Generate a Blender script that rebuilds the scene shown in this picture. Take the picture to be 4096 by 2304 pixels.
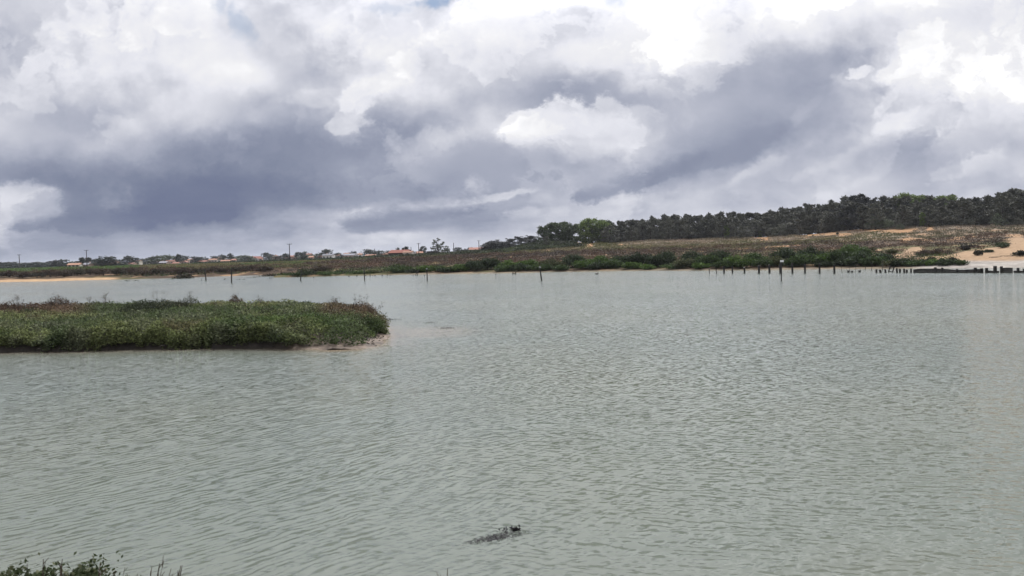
import bpy, bmesh, math, random
import numpy as np
from mathutils import Vector, Matrix

for o in list(bpy.data.objects):
    bpy.data.objects.remove(o)
sc = bpy.context.scene
COL = sc.collection
R = math.radians
random.seed(7)
rng = np.random.default_rng(7)

# ------------------------------------------------------------------ camera
W, Hh = 4096.0, 2304.0
F = 3036.0                       # focal length in photo pixels
CAMH = 3.5                       # eye height above the water
PITCH = math.atan(142.0 / F)     # looking slightly down
ROLL = math.atan(0.027)          # phone held a little tilted
fwd = np.array([0, math.cos(PITCH), -math.sin(PITCH)])
r0 = np.array([1.0, 0, 0]); u0 = np.array([0, math.sin(PITCH), math.cos(PITCH)])
rgt = math.cos(ROLL) * r0 - math.sin(ROLL) * u0
upv = math.sin(ROLL) * r0 + math.cos(ROLL) * u0
CAM = np.array([0.0, 0.0, CAMH])
cam_d = bpy.data.cameras.new('camera')
cam_d.sensor_width = 36.0
cam_d.lens = 36.0 * F / W
cam_d.clip_start = 0.1
cam_d.clip_end = 20000
cam = bpy.data.objects.new('camera', cam_d)
COL.objects.link(cam)
Mw = Matrix(((rgt[0], upv[0], -fwd[0], 0), (rgt[1], upv[1], -fwd[1], 0), (rgt[2], upv[2], -fwd[2], CAMH), (0, 0, 0, 1)))
cam.matrix_world = Mw
sc.camera = cam

def ray(px, py):
    px = np.asarray(px, float); py = np.asarray(py, float)
    return (fwd + ((px - W / 2) / F)[..., None] * rgt - ((py - Hh / 2) / F)[..., None] * upv)
def at(px, py, d):
    """world point seen at photo pixel (px, py) at depth y = d"""
    v = ray(px, py); return CAM + v * (np.asarray(d) / v[..., 1])[..., None]
def ground_at(px, py, z=0.0):
    v = ray(px, py); t = (z - CAMH) / v[..., 2]; return CAM + v * np.asarray(t)[..., None]
def proj(P):
    P = np.asarray(P, float) - CAM
    w = P @ fwd; w = np.where(w < 0.05, 0.05, w)
    return W / 2 + F * (P @ rgt) / w, Hh / 2 - F * (P @ upv) / w

# ------------------------------------------------------------------ exposure, sun
sc.view_settings.view_transform = 'Standard'
sc.view_settings.look = 'None'
sc.view_settings.exposure = 0.0
sc.view_settings.gamma = 1.0
sc.view_settings.use_curve_mapping = False
SUN_EL, SUN_AZ = R(58), R(34)          # in front of the viewer, to the right, behind thin cloud
sun_d = bpy.data.lights.new('sun', 'SUN')
sun_d.energy = 3.0
sun_d.angle = R(2.5)
sun_d.color = (1.0, 0.97, 0.93)
sun = bpy.data.objects.new('sun', sun_d)
COL.objects.link(sun)
sdir = Vector((math.sin(SUN_AZ) * math.cos(SUN_EL), math.cos(SUN_AZ) * math.cos(SUN_EL), math.sin(SUN_EL)))
sun.rotation_euler = sdir.to_track_quat('Z', 'Y').to_euler()
sun.location = (0, 0, 60)

# ------------------------------------------------------------------ node helper
class NB:
    def __init__(self, nt):
        self.nt = nt
    def n(self, t, **kw):
        nd = self.nt.nodes.new(t)
        for k, v in kw.items():
            setattr(nd, k, v)
        return nd
    def link(self, a, b):
        self.nt.links.new(a, b)
    def put(self, sock, v):
        if isinstance(v, bpy.types.NodeSocket): self.link(v, sock)
        elif isinstance(v, (tuple, list)):
            sock.default_value = tuple(v) if len(sock.default_value) == len(v) else tuple(v) + (1.0,)
        else: sock.default_value = v
    def m(self, op, a, b=None, c=None, clamp=False):
        nd = self.n('ShaderNodeMath', operation=op, use_clamp=clamp)
        self.put(nd.inputs[0], a)
        if b is not None: self.put(nd.inputs[1], b)
        if c is not None: self.put(nd.inputs[2], c)
        return nd.outputs[0]
    def vm(self, op, a, b=None, s=None):
        nd = self.n('ShaderNodeVectorMath', operation=op)
        self.put(nd.inputs[0], a)
        if b is not None: self.put(nd.inputs[1], b)
        if s is not None: self.put(nd.inputs['Scale'], s)
        return nd.outputs['Value'] if op in ('DOT_PRODUCT', 'LENGTH') else nd.outputs[0]
    def sep(self, v):
        nd = self.n('ShaderNodeSeparateXYZ'); self.link(v, nd.inputs[0]); return nd.outputs
    def comb(self, x, y, z=0.0):
        nd = self.n('ShaderNodeCombineXYZ')
        for i, q in enumerate((x, y, z)): self.put(nd.inputs[i], q)
        return nd.outputs[0]
    def noise(self, vec, scale=1.0, detail=2.0, rough=0.5, dist=0.0):
        nd = self.n('ShaderNodeTexNoise'); nd.noise_dimensions = '3D'
        self.link(vec, nd.inputs['Vector'])
        nd.inputs['Scale'].default_value = scale; nd.inputs['Detail'].default_value = detail
        nd.inputs['Roughness'].default_value = rough; nd.inputs['Distortion'].default_value = dist
        return nd.outputs
    def mr(self, v, a, b, c=0.0, d=1.0, smooth=True):
        nd = self.n('ShaderNodeMapRange'); nd.interpolation_type = 'SMOOTHSTEP' if smooth else 'LINEAR'
        self.put(nd.inputs[0], v)
        for i, q in enumerate((a, b, c, d)): self.put(nd.inputs[i + 1], q)
        return nd.outputs[0]
    def mix(self, f, a, b):
        nd = self.n('ShaderNodeMix'); nd.data_type = 'FLOAT'
        self.put(nd.inputs[0], f); self.put(nd.inputs[2], a); self.put(nd.inputs[3], b); return nd.outputs[0]
    def mixc(self, f, a, b, blend='MIX'):
        nd = self.n('ShaderNodeMix'); nd.data_type = 'RGBA'; nd.blend_type = blend
        self.put(nd.inputs[0], f); self.put(nd.inputs[6], a); self.put(nd.inputs[7], b); return nd.outputs[2]
    def ramp(self, fac, stops, interp='LINEAR'):
        nd = self.n('ShaderNodeValToRGB'); cr = nd.color_ramp; cr.interpolation = interp
        while len(cr.elements) < len(stops): cr.elements.new(0.5)
        for e, (p, c) in zip(cr.elements, stops):
            e.position = p
        for e, (p, c) in zip(cr.elements, stops):
            e.color = c if len(c) == 4 else tuple(c) + (1.0,)
        self.put(nd.inputs[0], fac)
        return nd.outputs[0]

def s2l(c):
    c = c / 255.0
    return c / 12.92 if c <= 0.04045 else ((c + 0.055) / 1.055) ** 2.4
def rgb(r, g, b): return (s2l(r), s2l(g), s2l(b))

# ------------------------------------------------------------------ sky: Nishita behind a broken stratocumulus layer
SKYGRID = """
212 216 222 226 226 222 245 205 205 228 208 220 226 215 190 245 252 252 252 235 253 253 254 232 240 254 253 250 248 250 248 246 250
205 212 220 228 224 224 243 215 198 220 214 218 236 226 235 248 242 240 225 245 253 254 252 224 245 254 248 240 240 248 246 232 236
198 206 216 224 224 226 242 228 188 205 208 218 238 240 246 228 228 220 216 236 252 254 246 228 252 240 222 212 238 246 248 242 240
198 202 212 220 235 232 242 238 185 198 206 216 244 244 248 222 213 232 240 248 250 254 236 220 205 208 192 192 230 252 254 250 250
192 202 212 226 228 232 244 248 206 185 196 215 240 232 228 222 222 212 245 240 238 252 225 200 182 184 178 180 225 250 254 252 246
196 200 208 212 222 228 240 248 232 182 182 200 218 220 224 222 228 200 196 230 236 225 195 182 177 176 172 195 235 248 254 248 240
200 202 204 204 216 214 230 234 226 188 190 215 242 230 200 200 218 178 176 185 220 195 180 176 172 170 168 178 210 240 246 242 242
194 192 186 178 198 206 220 212 175 170 195 220 200 195 195 200 196 172 175 200 180 195 185 176 169 172 172 200 198 225 230 222 232
200 188 182 186 210 212 218 208 178 185 158 195 180 190 195 198 205 212 225 215 205 195 180 165 161 165 168 195 225 225 205 205 220
212 196 190 200 202 185 172 178 150 150 142 185 168 190 205 195 215 220 205 205 205 178 165 155 151 160 180 205 195 180 190 200 200
195 185 178 195 178 150 130 138 142 148 155 165 178 203 175 170 178 170 180 215 200 165 155 150 152 185 200 180 165 170 190 200 195
165 150 165 180 165 150 138 140 140 140 150 160 170 178 170 170 168 165 165 190 170 150 148 155 190 195 200 195 185 180 190 215 205
140 130 138 160 140 125 122 125 124 128 145 155 155 160 160 170 168 180 195 190 155 165 180 190 188 175 195 210 190 180 200 195 190
205 185 128 162 135 115 118 118 121 130 140 150 150 150 175 170 170 180 185 200 200 195 185 180 185 195 200 205 200 195 195 190 190
205 180 120 150 140 112 112 112 132 160 168 180 192 205 213 165 170 200 185 195 185 205 205 210 208 205 205 205 205 205 200 200 200
195 160 125 130 120 118 125 150 158 140 180 172 150 150 150 152 172 200 205 205 203 203 205 205 205 205 205 205 205 205 200 200 200
180 170 155 160 165 165 165 160 175 185 195 190 195 200 195 200 205 205 205 205 205 205 205 205 205 205 205 205 205 205 200 200 200
145 148 152 156 160 160 157 158 162 166 168 180 188 190 190 190 192 195 200 200 200 200 200 200 200 200 200 200 200 200 200 200 200
"""
grid = np.array([[float(v) for v in r.split()] for r in SKYGRID.strip().split('\n')])
grid[16:18, 5:17] += 8.0
grid[1:6, 3:8] += 6.0
pad = np.pad(grid, 1, mode='edge')
blur = sum(pad[i:i + grid.shape[0], j:j + 33] for i in range(3) for j in range(3)) / 9.0
grid = np.clip(grid + 0.45 * (grid - blur) + 1, 95, 256)
GX = np.arange(33) * 128.0; GY = np.arange(grid.shape[0]) * 60.0
def grid_sample(px, py):
    x = np.clip(px / 128.0, 0, 31.999); y = np.clip(py / 60.0, 0, grid.shape[0] - 1.001)
    i = int(x); j = int(y); fx = x - i; fy = y - j
    return (grid[j, i] * (1 - fx) * (1 - fy) + grid[j, i + 1] * fx * (1 - fy) + grid[j + 1, i] * (1 - fx) * fy + grid[j + 1, i + 1] * fx * fy)

world = bpy.data.worlds.new("World"); sc.world = world
world.use_nodes = True
world.cycles.sampling_method = 'MANUAL'; world.cycles.sample_map_resolution = 512
wt = world.node_tree; wt.nodes.clear()
g = NB(wt)
SKYK = 0.1
tc = g.n('ShaderNodeTexCoord')
dirv = tc.outputs['Generated']
dx, dy, dz = g.sep(dirv)[0:3]
ysafe = g.m('MAXIMUM', dy, 0.12)
u = g.m('DIVIDE', dx, ysafe); v = g.m('DIVIDE', dz, ysafe)
# cloud features shrink towards the horizon
vs = g.m('MULTIPLY', g.m('POWER', g.m('MAXIMUM', g.m('ADD', v, 0.02), 0.001), 0.8), 1.12)
base = g.comb(u, vs, 3.7)
nbig = g.sep(g.noise(base, 5.0, 1.5, 0.5)['Color'])
nmid = g.sep(g.noise(base, 13.0, 6.0, 0.66)['Color'])
def cen(x, k): return g.m('MULTIPLY_ADD', x, k, -0.5 * k)
wu = g.m('ADD', u, g.m('ADD', cen(nbig[0], 0.05), cen(nmid[0], 0.085)))
wv0 = g.m('ADD', v, g.m('ADD', cen(nbig[1], 0.018), cen(nmid[1], 0.055)))
damp = g.mr(v, 0.0, 0.09)                       # calmer towards the horizon
wv = g.mix(damp, g.m('ADD', v, cen(nmid[1], 0.016)), wv0)
U = 0.72
un = g.m('MULTIPLY_ADD', wu, 0.5 / U, 0.5, clamp=True)
NR, DV, V0 = 24, 0.0165, -0.008
VN = (NR - 1) * DV
vn = g.m('MULTIPLY_ADD', wv, 1.0 / VN, -V0 / VN, clamp=True)
NSTOP = 32
def bsp(t):
    t = abs(t); return max(0, 1.5 - t) ** 2 * .5 - max(0, .5 - t) ** 2 * 1.5
acc = None
for i0 in range(0, NR, 3):
    stops = []
    for k in range(NSTOP):
        uk = -U + 2 * U * k / (NSTOP - 1)
        c = []
        for j in range(3):
            px, py = proj(CAM + np.array([uk, 1.0, V0 + (i0 + j) * DV]) * 100.0)
            c.append(grid_sample(float(px), float(py)) / 255.0)
        stops.append((k / (NSTOP - 1), tuple(c)))
    cu = g.ramp(un, stops, 'B_SPLINE')
    lo = max(0.0, (i0 - 1.5) / (NR - 1)); hi = min(1.0, (i0 + 3.5) / (NR - 1))
    wst = []
    for k in range(31):
        p = lo + (hi - lo) * k / 30
        wgt = []
        for j in range(3):
            wj = bsp(p * (NR - 1) - (i0 + j))
            if i0 + j == 0: wj += bsp(p * (NR - 1) + 1)
            if i0 + j == NR - 1: wj += bsp(p * (NR - 1) - NR)
            wgt.append(wj)
        wst.append((p, tuple(wgt)))
    cw = g.ramp(vn, wst, 'LINEAR')
    term = g.vm('DOT_PRODUCT', cu, cw)
    acc = term if acc is None else g.m('ADD', acc, term)
# single clouds: (px, py, rx, ry, tilt, value, strength, softness, side)
# side +1: crisp lit head fading out below; -1: crisp dark base fading out above; 0: crisp all round
PUFFS = [
    (2265, 90, 150, 62, -4, .86, .75, .3, 0), (2330, 390, 250, 95, -6, .66, .7, .8, 0),
    (2160, 515, 120, 80, -14, .95, .95, .16, 1), (2260, 505, 130, 85, -6, .92, .9, .18, 1), (2420, 470, 80, 80, 0, .86, .95, .16, 1), (2530, 500, 80, 85, 15, .85, .85, .2, 1), (2640, 490, 110, 70, -10, .78, .7, .3, 1),
    (1500, 352, 170, 38, -17, .96, .8, .35, 0), (1290, 385, 110, 34, -5, .83, .7, .4, 0), (1428, 415, 55, 70, 0, .93, .9, .18, 0), (1400, 500, 78, 55, 0, .85, .95, .18, 0), (1475, 425, 35, 32, 0, .88, .85, .2, 0),
    (1110, 455, 120, 62, -12, .80, .65, .3, 1),
    (80, 795, 125, 60, 0, .82, .85, .3, 1), (130, 870, 90, 45, -20, .77, .6, .4, 0), (455, 800, 62, 85, 10, .67, .8, .3, 1), (60, 905, 90, 60, 0, .74, .5, .6, 0),
    (3450, 292, 60, 34, -12, .92, .9, .2, 0), (3620, 270, 110, 60, -25, .985, .8, .25, 0), (3560, 400, 110, 24, -42, .90, .75, .3, 0), (3620, 470, 110, 40, -15, .93, .8, .35, 0), (3540, 360, 90, 26, -10, .70, .6, .4, 0),
    (3220, 430, 80, 30, -52, .73, .6, .5, 0), (3940, 640, 120, 42, -28, .90, .75, .3, 1), (3790, 680, 60, 25, -20, .83, .6, .4, 0),
    (1885, 752, 26, 34, 0, .88, .6, .9, 0), (1960, 790, 170, 16, -8, .88, .75, .5, 0), (1560, 825, 230, 15, -6, .80, .7, .5, 0),
    (1590, 870, 260, 42, -5, .54, .85, .22, -1), (1830, 870, 260, 30, -7, .60, .7, .3, -1), (720, 835, 260, 66, -5, .41, .8, .18, -1), (330, 880, 220, 50, -3, .46, .7, .2, -1),
    (1340, 905, 40, 28, 0, .82, .6, .5, 1), (1170, 910, 85, 34, 0, .56, .4, .6, 0), (1640, 945, 90, 20, -5, .80, .5, .5, 1), (1420, 955, 60, 18, 0, .78, .5, .5, 1), (2090, 860, 60, 26, 0, .86, .6, .5, 1), (2230, 870, 50, 30, -10, .84, .6, .5, 1),
    (2560, 700, 230, 55, -17, .53, .75, .2, -1), (2900, 600, 260, 55, -20, .56, .7, .2, -1), (2290, 690, 260, 60, -7, .64, .5, .4, -1), (1400, 770, 420, 80, 2, .52, .6, .4, -1), (1150, 640, 420, 110, -12, .53, .45, .9, 0), (600, 720, 420, 90, 0, .45, .5, .9, 0), (800, 790, 400, 100, -3, .41, .6, .6, 0),
    (2520, 640, 60, 70, 30, .82, .5, .7, 1), (3350, 640, 200, 30, -25, .86, .5, .5, 1), (3010, 690, 160, 26, -24, .86, .5, .5, 1), (3460, 720, 90, 25, -15, .84, .5, .5, 1), (1050, 690, 90, 50, 0, .54, .5, .5, 1),
]
nl = g.noise(base, 12.0, 6.5, 0.66)[0]
nfc = cen(nl, 2.2)
# billows: relief of the cloud surface, lit from above and from the sun's side
b2 = g.vm('ADD', base, (0.010, 0.026, 0.0))
e1 = g.noise(base, 6.5, 5.0, 0.52)[0]; e2 = g.noise(b2, 6.5, 5.0, 0.52)[0]
emb = g.m('SUBTRACT', e1, e2)
wvec = g.comb(wu, g.mix(damp, v, g.m('ADD', v, cen(nmid[1], 0.03))), 0.0)
for (px, py, rx, ry, tilt, val, stren, soft, side) in PUFFS:
    q = ray(px, py); uc, vc = q[0] / q[1], q[2] / q[1]
    mp = g.n('ShaderNodeMapping'); mp.vector_type = 'TEXTURE'
    g.link(wvec, mp.inputs[0])
    mp.inputs['Location'].default_value = (float(uc), float(vc), 0)
    mp.inputs['Rotation'].default_value = (0, 0, -R(tilt))
    mp.inputs['Scale'].default_value = (rx / F, ry / F, 1)
    ln = g.vm('LENGTH', mp.outputs[0])
    fld = g.m('SUBTRACT', g.m('ADD', nfc, 1.05), ln)
    sf = soft * 1.05 + .05
    if side == 0:
        msk = g.m('MULTIPLY', g.mr(fld, -sf * .5, sf), stren)
    else:
        yy = g.sep(mp.outputs[0])[1]
        msk = g.m('MULTIPLY', g.mr(fld, -sf * .5, sf), g.mr(yy, -1.1 * side, 0.35 * side, 0.0, stren))
    acc = g.mix(msk, acc, val)
amp = g.m('MULTIPLY', g.mr(acc, 0.45, 0.85, 0.10, 0.50), g.mr(nbig[2], .40, .62, .35, 1.15))
amp = g.m('MULTIPLY', amp, g.mr(acc, .93, 1.02, 1.0, .5))
acc = g.m('ADD', acc, g.m('MULTIPLY', emb, amp))
acc = g.m('ADD', acc, g.m('MULTIPLY', cen(e1, 1.0), g.mr(acc, .45, .8, .05, .12)))
# cumulus rims: crisp lit outline fading into each cloud's body
for (sc_, sd_, am_, ch_) in ((5.2, 31.0, .060, 1), (9.5, 47.0, .045, 0)):
    nr_ = g.noise(g.comb(wu, g.m('MULTIPLY', wv, 1.25), sd_), sc_, 6.5, 0.60)[0]
    rim = g.m('MULTIPLY', g.mr(nr_, .48, .555), g.mr(nr_, .54, .70, 1.0, 0.0))
    dk = g.m('MULTIPLY', g.mr(nr_, .38, .48), g.mr(nr_, .48, .54, 1.0, 0.0))
    where = g.m('MULTIPLY', g.mr(nbig[ch_], .42, .60), g.mr(acc, .46, .70, .25, 1.0))
    acc = g.m('ADD', acc, g.m('MULTIPLY', g.m('MULTIPLY', g.m('SUBTRACT', rim, g.m('MULTIPLY', dk, .45)), where), am_))
nst = g.noise(g.comb(u, g.m('MULTIPLY', v, 4.5), 21.0), 7.0, 5.0, 0.6)[0]
acc = g.m('ADD', acc, g.m('MULTIPLY', cen(nst, 1.0), g.mr(v, .02, .11, .30, .0)))
# the rest of the dome, overhead and behind
ng = g.noise(g.comb(dx, dy, g.m('MULTIPLY', dz, 2.0)), 2.3, 6.0, 0.6)[0]
gen = g.m('MULTIPLY_ADD', g.m('SUBTRACT', ng, 0.5), 0.9, 0.86)
fr = g.m('MULTIPLY', g.mr(v, 0.37, 0.47, 1.0, 0.0), g.mr(dy, 0.3, 0.5))
acc = g.mix(fr, gen, acc)
cols = [(0.0, rgb(86, 95, 122)), (0.42, rgb(105, 114, 142)), (0.52, rgb(127, 135, 157)), (0.62, rgb(152, 158, 177)), (0.72, rgb(178, 182, 197)),
        (0.82, rgb(207, 209, 219)), (0.90, rgb(229, 230, 238)), (0.97, (0.87, 0.87, 0.90)), (1.0, (0.95, 0.95, 0.97))]
cc = g.ramp(g.m('MULTIPLY', acc, 1.0, clamp=True), cols)
# thin bright cloud in front of the sun
dsun = g.vm('DOT_PRODUCT', dirv, tuple(sdir))
glow = g.m('POWER', g.m('MAXIMUM', dsun, 0.0), 3.5)
high = g.mr(g.m('MULTIPLY', dz, 1.0), .24, .46)
boost = g.m('MULTIPLY_ADD', g.m('MULTIPLY', g.m('MULTIPLY', glow, high), g.mr(acc, .65, .98)), 4.5, 1.0)
boost = g.m('MULTIPLY', boost, g.mr(acc, 1.0, 1.2, 1.0, 2.6))       # what the photo shows as plain white is brighter than white
cloud = g.vm('SCALE', cc, s=g.m('MULTIPLY', boost, 1.0 / SKYK))
sky = g.n('ShaderNodeTexSky'); sky.sky_type = 'NISHITA'; sky.sun_disc = False
sky.sun_elevation = SUN_EL; sky.sun_rotation = SUN_AZ
sky.air_density = 1.0; sky.dust_density = 1.0
gap = None
for (px, py, rx, ry, stren) in ((1735, 8, 75, 38, .85), (962, 92, 45, 62, .42), (2470, -6, 60, 40, .35), (905, 20, 40, 60, .3), (1590, 30, 110, 30, .3)):
    q = ray(px, py); uc, vc = q[0] / q[1], q[2] / q[1]
    X = g.m('MULTIPLY', g.m('SUBTRACT', wu, float(uc)), F / rx); Y = g.m('MULTIPLY', g.m('SUBTRACT', wv, float(vc)), F / ry)
    r2 = g.m('SQRT', g.m('MULTIPLY_ADD', X, X, g.m('MULTIPLY', Y, Y)))
    mk = g.m('MULTIPLY', g.mr(g.m('MULTIPLY_ADD', nfc, 1.2, g.m('SUBTRACT', 1.0, r2)), -.4, .7), stren)
    gap = mk if gap is None else g.m('MAXIMUM', gap, mk)
skc = g.vm('MULTIPLY', sky.outputs[0], (1.0, 1.0, 1.0))
fin = g.mixc(gap, cloud, skc)
bg = g.n('ShaderNodeBackground'); g.link(fin, bg.inputs[0]); bg.inputs[1].default_value = SKYK
wo = g.n('ShaderNodeOutputWorld'); g.link(bg.outputs[0], wo.inputs[0])
#@@GEOMETRY
# ------------------------------------------------------------------ general helpers
def tag(o, label=None, cat=None, group=None, kind=None):
    if label: o['label'] = label
    if cat: o['category'] = cat
    if group: o['group'] = group
    if kind: o['kind'] = kind
    return o
def empty(name, loc, rz=0.0, scale=1.0):
    o = bpy.data.objects.new(name, None); COL.objects.link(o)
    o.empty_display_size = 0.3
    o.location = tuple(float(q) for q in loc); o.rotation_euler = (0, 0, rz)
    o.scale = (scale,) * 3 if not isinstance(scale, (tuple, list)) else scale
    return o
def link(name, me, mat=None, parent=None):
    if mat is not None and not me.materials: me.materials.append(mat)
    o = bpy.data.objects.new(name, me); COL.objects.link(o)
    if parent is not None: o.parent = parent
    return o
def mesh_np(name, V, Q, tint=None, smooth=False):
    """mesh of quads or triangles from arrays; tint = per-vertex colour of the thing itself"""
    V = np.asarray(V, np.float32); Q = np.asarray(Q, np.int32)
    me = bpy.data.meshes.new(name)
    k = Q.shape[1]
    me.vertices.add(len(V)); me.vertices.foreach_set('co', V.ravel())
    me.loops.add(Q.size); me.loops.foreach_set('vertex_index', Q.ravel())
    me.polygons.add(len(Q)); me.polygons.foreach_set('loop_start', np.arange(0, Q.size, k, dtype=np.int32))
    if smooth: me.polygons.foreach_set('use_smooth', np.ones(len(Q), bool))
    if tint is not None:
        a = me.attributes.new('tint', 'FLOAT_COLOR', 'POINT')
        c = np.ones((len(V), 4), np.float32); c[:, :3] = tint
        a.data.foreach_set('color', c.ravel())
    me.update(calc_edges=True); me.validate()
    return me
def copy_tree(o, parent=None):
    c = o.copy(); COL.objects.link(c)
    if parent is not None: c.parent = parent
    for ch in list(o.children): copy_tree(ch, c)
    return c
class MB:
    """collects boxes, tubes and free faces into one mesh"""
    def __init__(s): s.v = []; s.f = []
    def add(s, v, f):
        n = len(s.v); s.v += [tuple(float(q) for q in p) for p in v]; s.f += [tuple(i + n for i in q) for q in f]
    def box(s, x0, x1, y0, y1, z0, z1, M=None):
        v = [(x, y, z) for z in (z0, z1) for y in (y0, y1) for x in (x0, x1)]
        if M is not None: v = [tuple(M @ Vector(p)) for p in v]
        s.add(v, [(0, 2, 3, 1), (4, 5, 7, 6), (0, 1, 5, 4), (2, 6, 7, 3), (0, 4, 6, 2), (1, 3, 7, 5)])
    def tube(s, pts, rad, n=6):
        pts = [Vector(p) for p in pts]; rings = []
        for i, p in enumerate(pts):
            d = (pts[min(i + 1, len(pts) - 1)] - pts[max(i - 1, 0)]).normalized()
            a = d.orthogonal().normalized() if abs(d.z) < .9 else d.cross(Vector((0, 1, 0))).normalized()
            b = d.cross(a); r = rad[i] if isinstance(rad, (list, tuple)) else rad
            rings.append([p + (a * math.cos(6.2832 * k / n) + b * math.sin(6.2832 * k / n)) * r for k in range(n)])
        v = [q for rr in rings for q in rr]; f = []
        for i in range(len(pts) - 1):
            for k in range(n):
                f.append((i * n + k, i * n + (k + 1) % n, (i + 1) * n + (k + 1) % n, (i + 1) * n + k))
        f.append(tuple(range(n - 1, -1, -1))); f.append(tuple(range((len(pts) - 1) * n, len(pts) * n)))
        s.add(v, f)
    def mesh(s, name, smooth=False):
        me = bpy.data.meshes.new(name); me.from_pydata(s.v, [], s.f)
        if smooth: me.polygons.foreach_set('use_smooth', [True] * len(me.polygons))
        me.update(); return me
    def build(s, name, mat, parent=None, smooth=False): return link(name, s.mesh(name, smooth), mat, parent)

def vnoise(x, y, seed=0, octaves=4, gain=0.5):
    """value noise fBm on arrays, 0..1"""
    x = np.asarray(x, float); y = np.asarray(y, float); tot = np.zeros(np.broadcast(x, y).shape); amp = 1.0; norm = 0.0
    for o in range(octaves):
        xi = np.floor(x); yi = np.floor(y); fx = x - xi; fy = y - yi
        fx = fx * fx * (3 - 2 * fx); fy = fy * fy * (3 - 2 * fy)
        def h(a, b):
            n = (a.astype(np.int64) * 374761393 + b.astype(np.int64) * 668265263 + (seed + o) * 974634777) & 0x7fffffff
            n = ((n ^ (n >> 13)) * 1274126177) & 0x7fffffff
            n = (n ^ (n >> 16)) & 0xffff
            return n / 65535.0
        a = h(xi, yi) * (1 - fx) + h(xi + 1, yi) * fx
        b = h(xi, yi + 1) * (1 - fx) + h(xi + 1, yi + 1) * fx
        tot += amp * (a * (1 - fy) + b * fy); norm += amp; amp *= gain; x = x * 2.03 + 11.3; y = y * 2.03 + 5.7
    return tot / norm
def sstep(x, a, b):
    t = np.clip((np.asarray(x, float) - a) / (b - a), 0, 1); return t * t * (3 - 2 * t)

# ------------------------------------------------------------------ materials
def new_mat(name):
    m = bpy.data.materials.new(name); m.use_nodes = True; m.node_tree.nodes.clear(); return m, NB(m.node_tree)
def out(b, shader):
    o = b.n('ShaderNodeOutputMaterial'); b.link(shader, o.inputs[0])
def pbsdf(b, color, rough=0.8, spec=0.2, normal=None):
    p = b.n('ShaderNodeBsdfPrincipled'); b.put(p.inputs['Base Color'], color)
    b.put(p.inputs['Roughness'], rough); p.inputs['Specular IOR Level'].default_value = spec
    if normal is not None: b.link(normal, p.inputs['Normal'])
    return p.outputs[0]
def leaf_mat(name, mul=(1, 1, 1), trans=0.3, var=0.25):
    m, b = new_mat(name)
    a = b.n('ShaderNodeAttribute'); a.attribute_name = 'tint'
    oi = b.n('ShaderNodeObjectInfo')
    k = b.m('MULTIPLY_ADD', oi.outputs['Random'], var * 2, 1 - var)
    c = b.vm('SCALE', b.vm('MULTIPLY', a.outputs['Color'], tuple(mul)), s=k)
    p = pbsdf(b, c, 0.65, 0.25)
    t = b.n('ShaderNodeBsdfTranslucent'); b.link(c, t.inputs[0])
    mx = b.n('ShaderNodeMixShader'); mx.inputs[0].default_value = trans
    b.link(p, mx.inputs[1]); b.link(t.outputs[0], mx.inputs[2]); out(b, mx.outputs[0]); return m
def solid(name, c1, c2=None, scale=3.0, rough=0.85, spec=0.2, stretch=(1, 1, 1)):
    m, b = new_mat(name)
    t = b.n('ShaderNodeTexCoord')
    n = b.noise(b.vm('MULTIPLY', t.outputs['Object'], stretch), scale, 4.0, 0.6)[0]
    oi = b.n('ShaderNodeObjectInfo')
    c = b.mixc(b.mr(n, .3, .7), c1, c2 or tuple(q * .6 for q in c1))
    c = b.vm('SCALE', c, s=b.m('MULTIPLY_ADD', oi.outputs['Random'], .4, .8))
    bp = b.n('ShaderNodeBump'); bp.inputs['Strength'].default_value = .4; bp.inputs['Distance'].default_value = .02; b.link(n, bp.inputs['Height'])
    out(b, pbsdf(b, c, rough, spec, bp.outputs[0])); return m

M_leaf = leaf_mat('foliage', trans=.34)
M_needle = leaf_mat('needles', trans=0.15)
M_dry = leaf_mat('dry_stems', trans=0.15, var=.15)
M_bark = solid('bark', (.055, .045, .036), (.03, .025, .02), 4, stretch=(1, 1, .2))
M_wood = solid('wet_timber', (.030, .026, .023), (.012, .011, .011), 5, .6, .3, stretch=(2, 2, .4))
M_wood2 = solid('grey_timber', (.10, .09, .08), (.05, .045, .04), 5, .8, .2, stretch=(2, 2, .3))
M_pole = solid('creosoted_pole', (.06, .055, .055), (.035, .03, .03), 3, .8)
M_white = solid('white_plate', (.75, .75, .74), (.6, .6, .6), 6, .5)
M_weed = leaf_mat('seaweed', trans=0.1)

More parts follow.
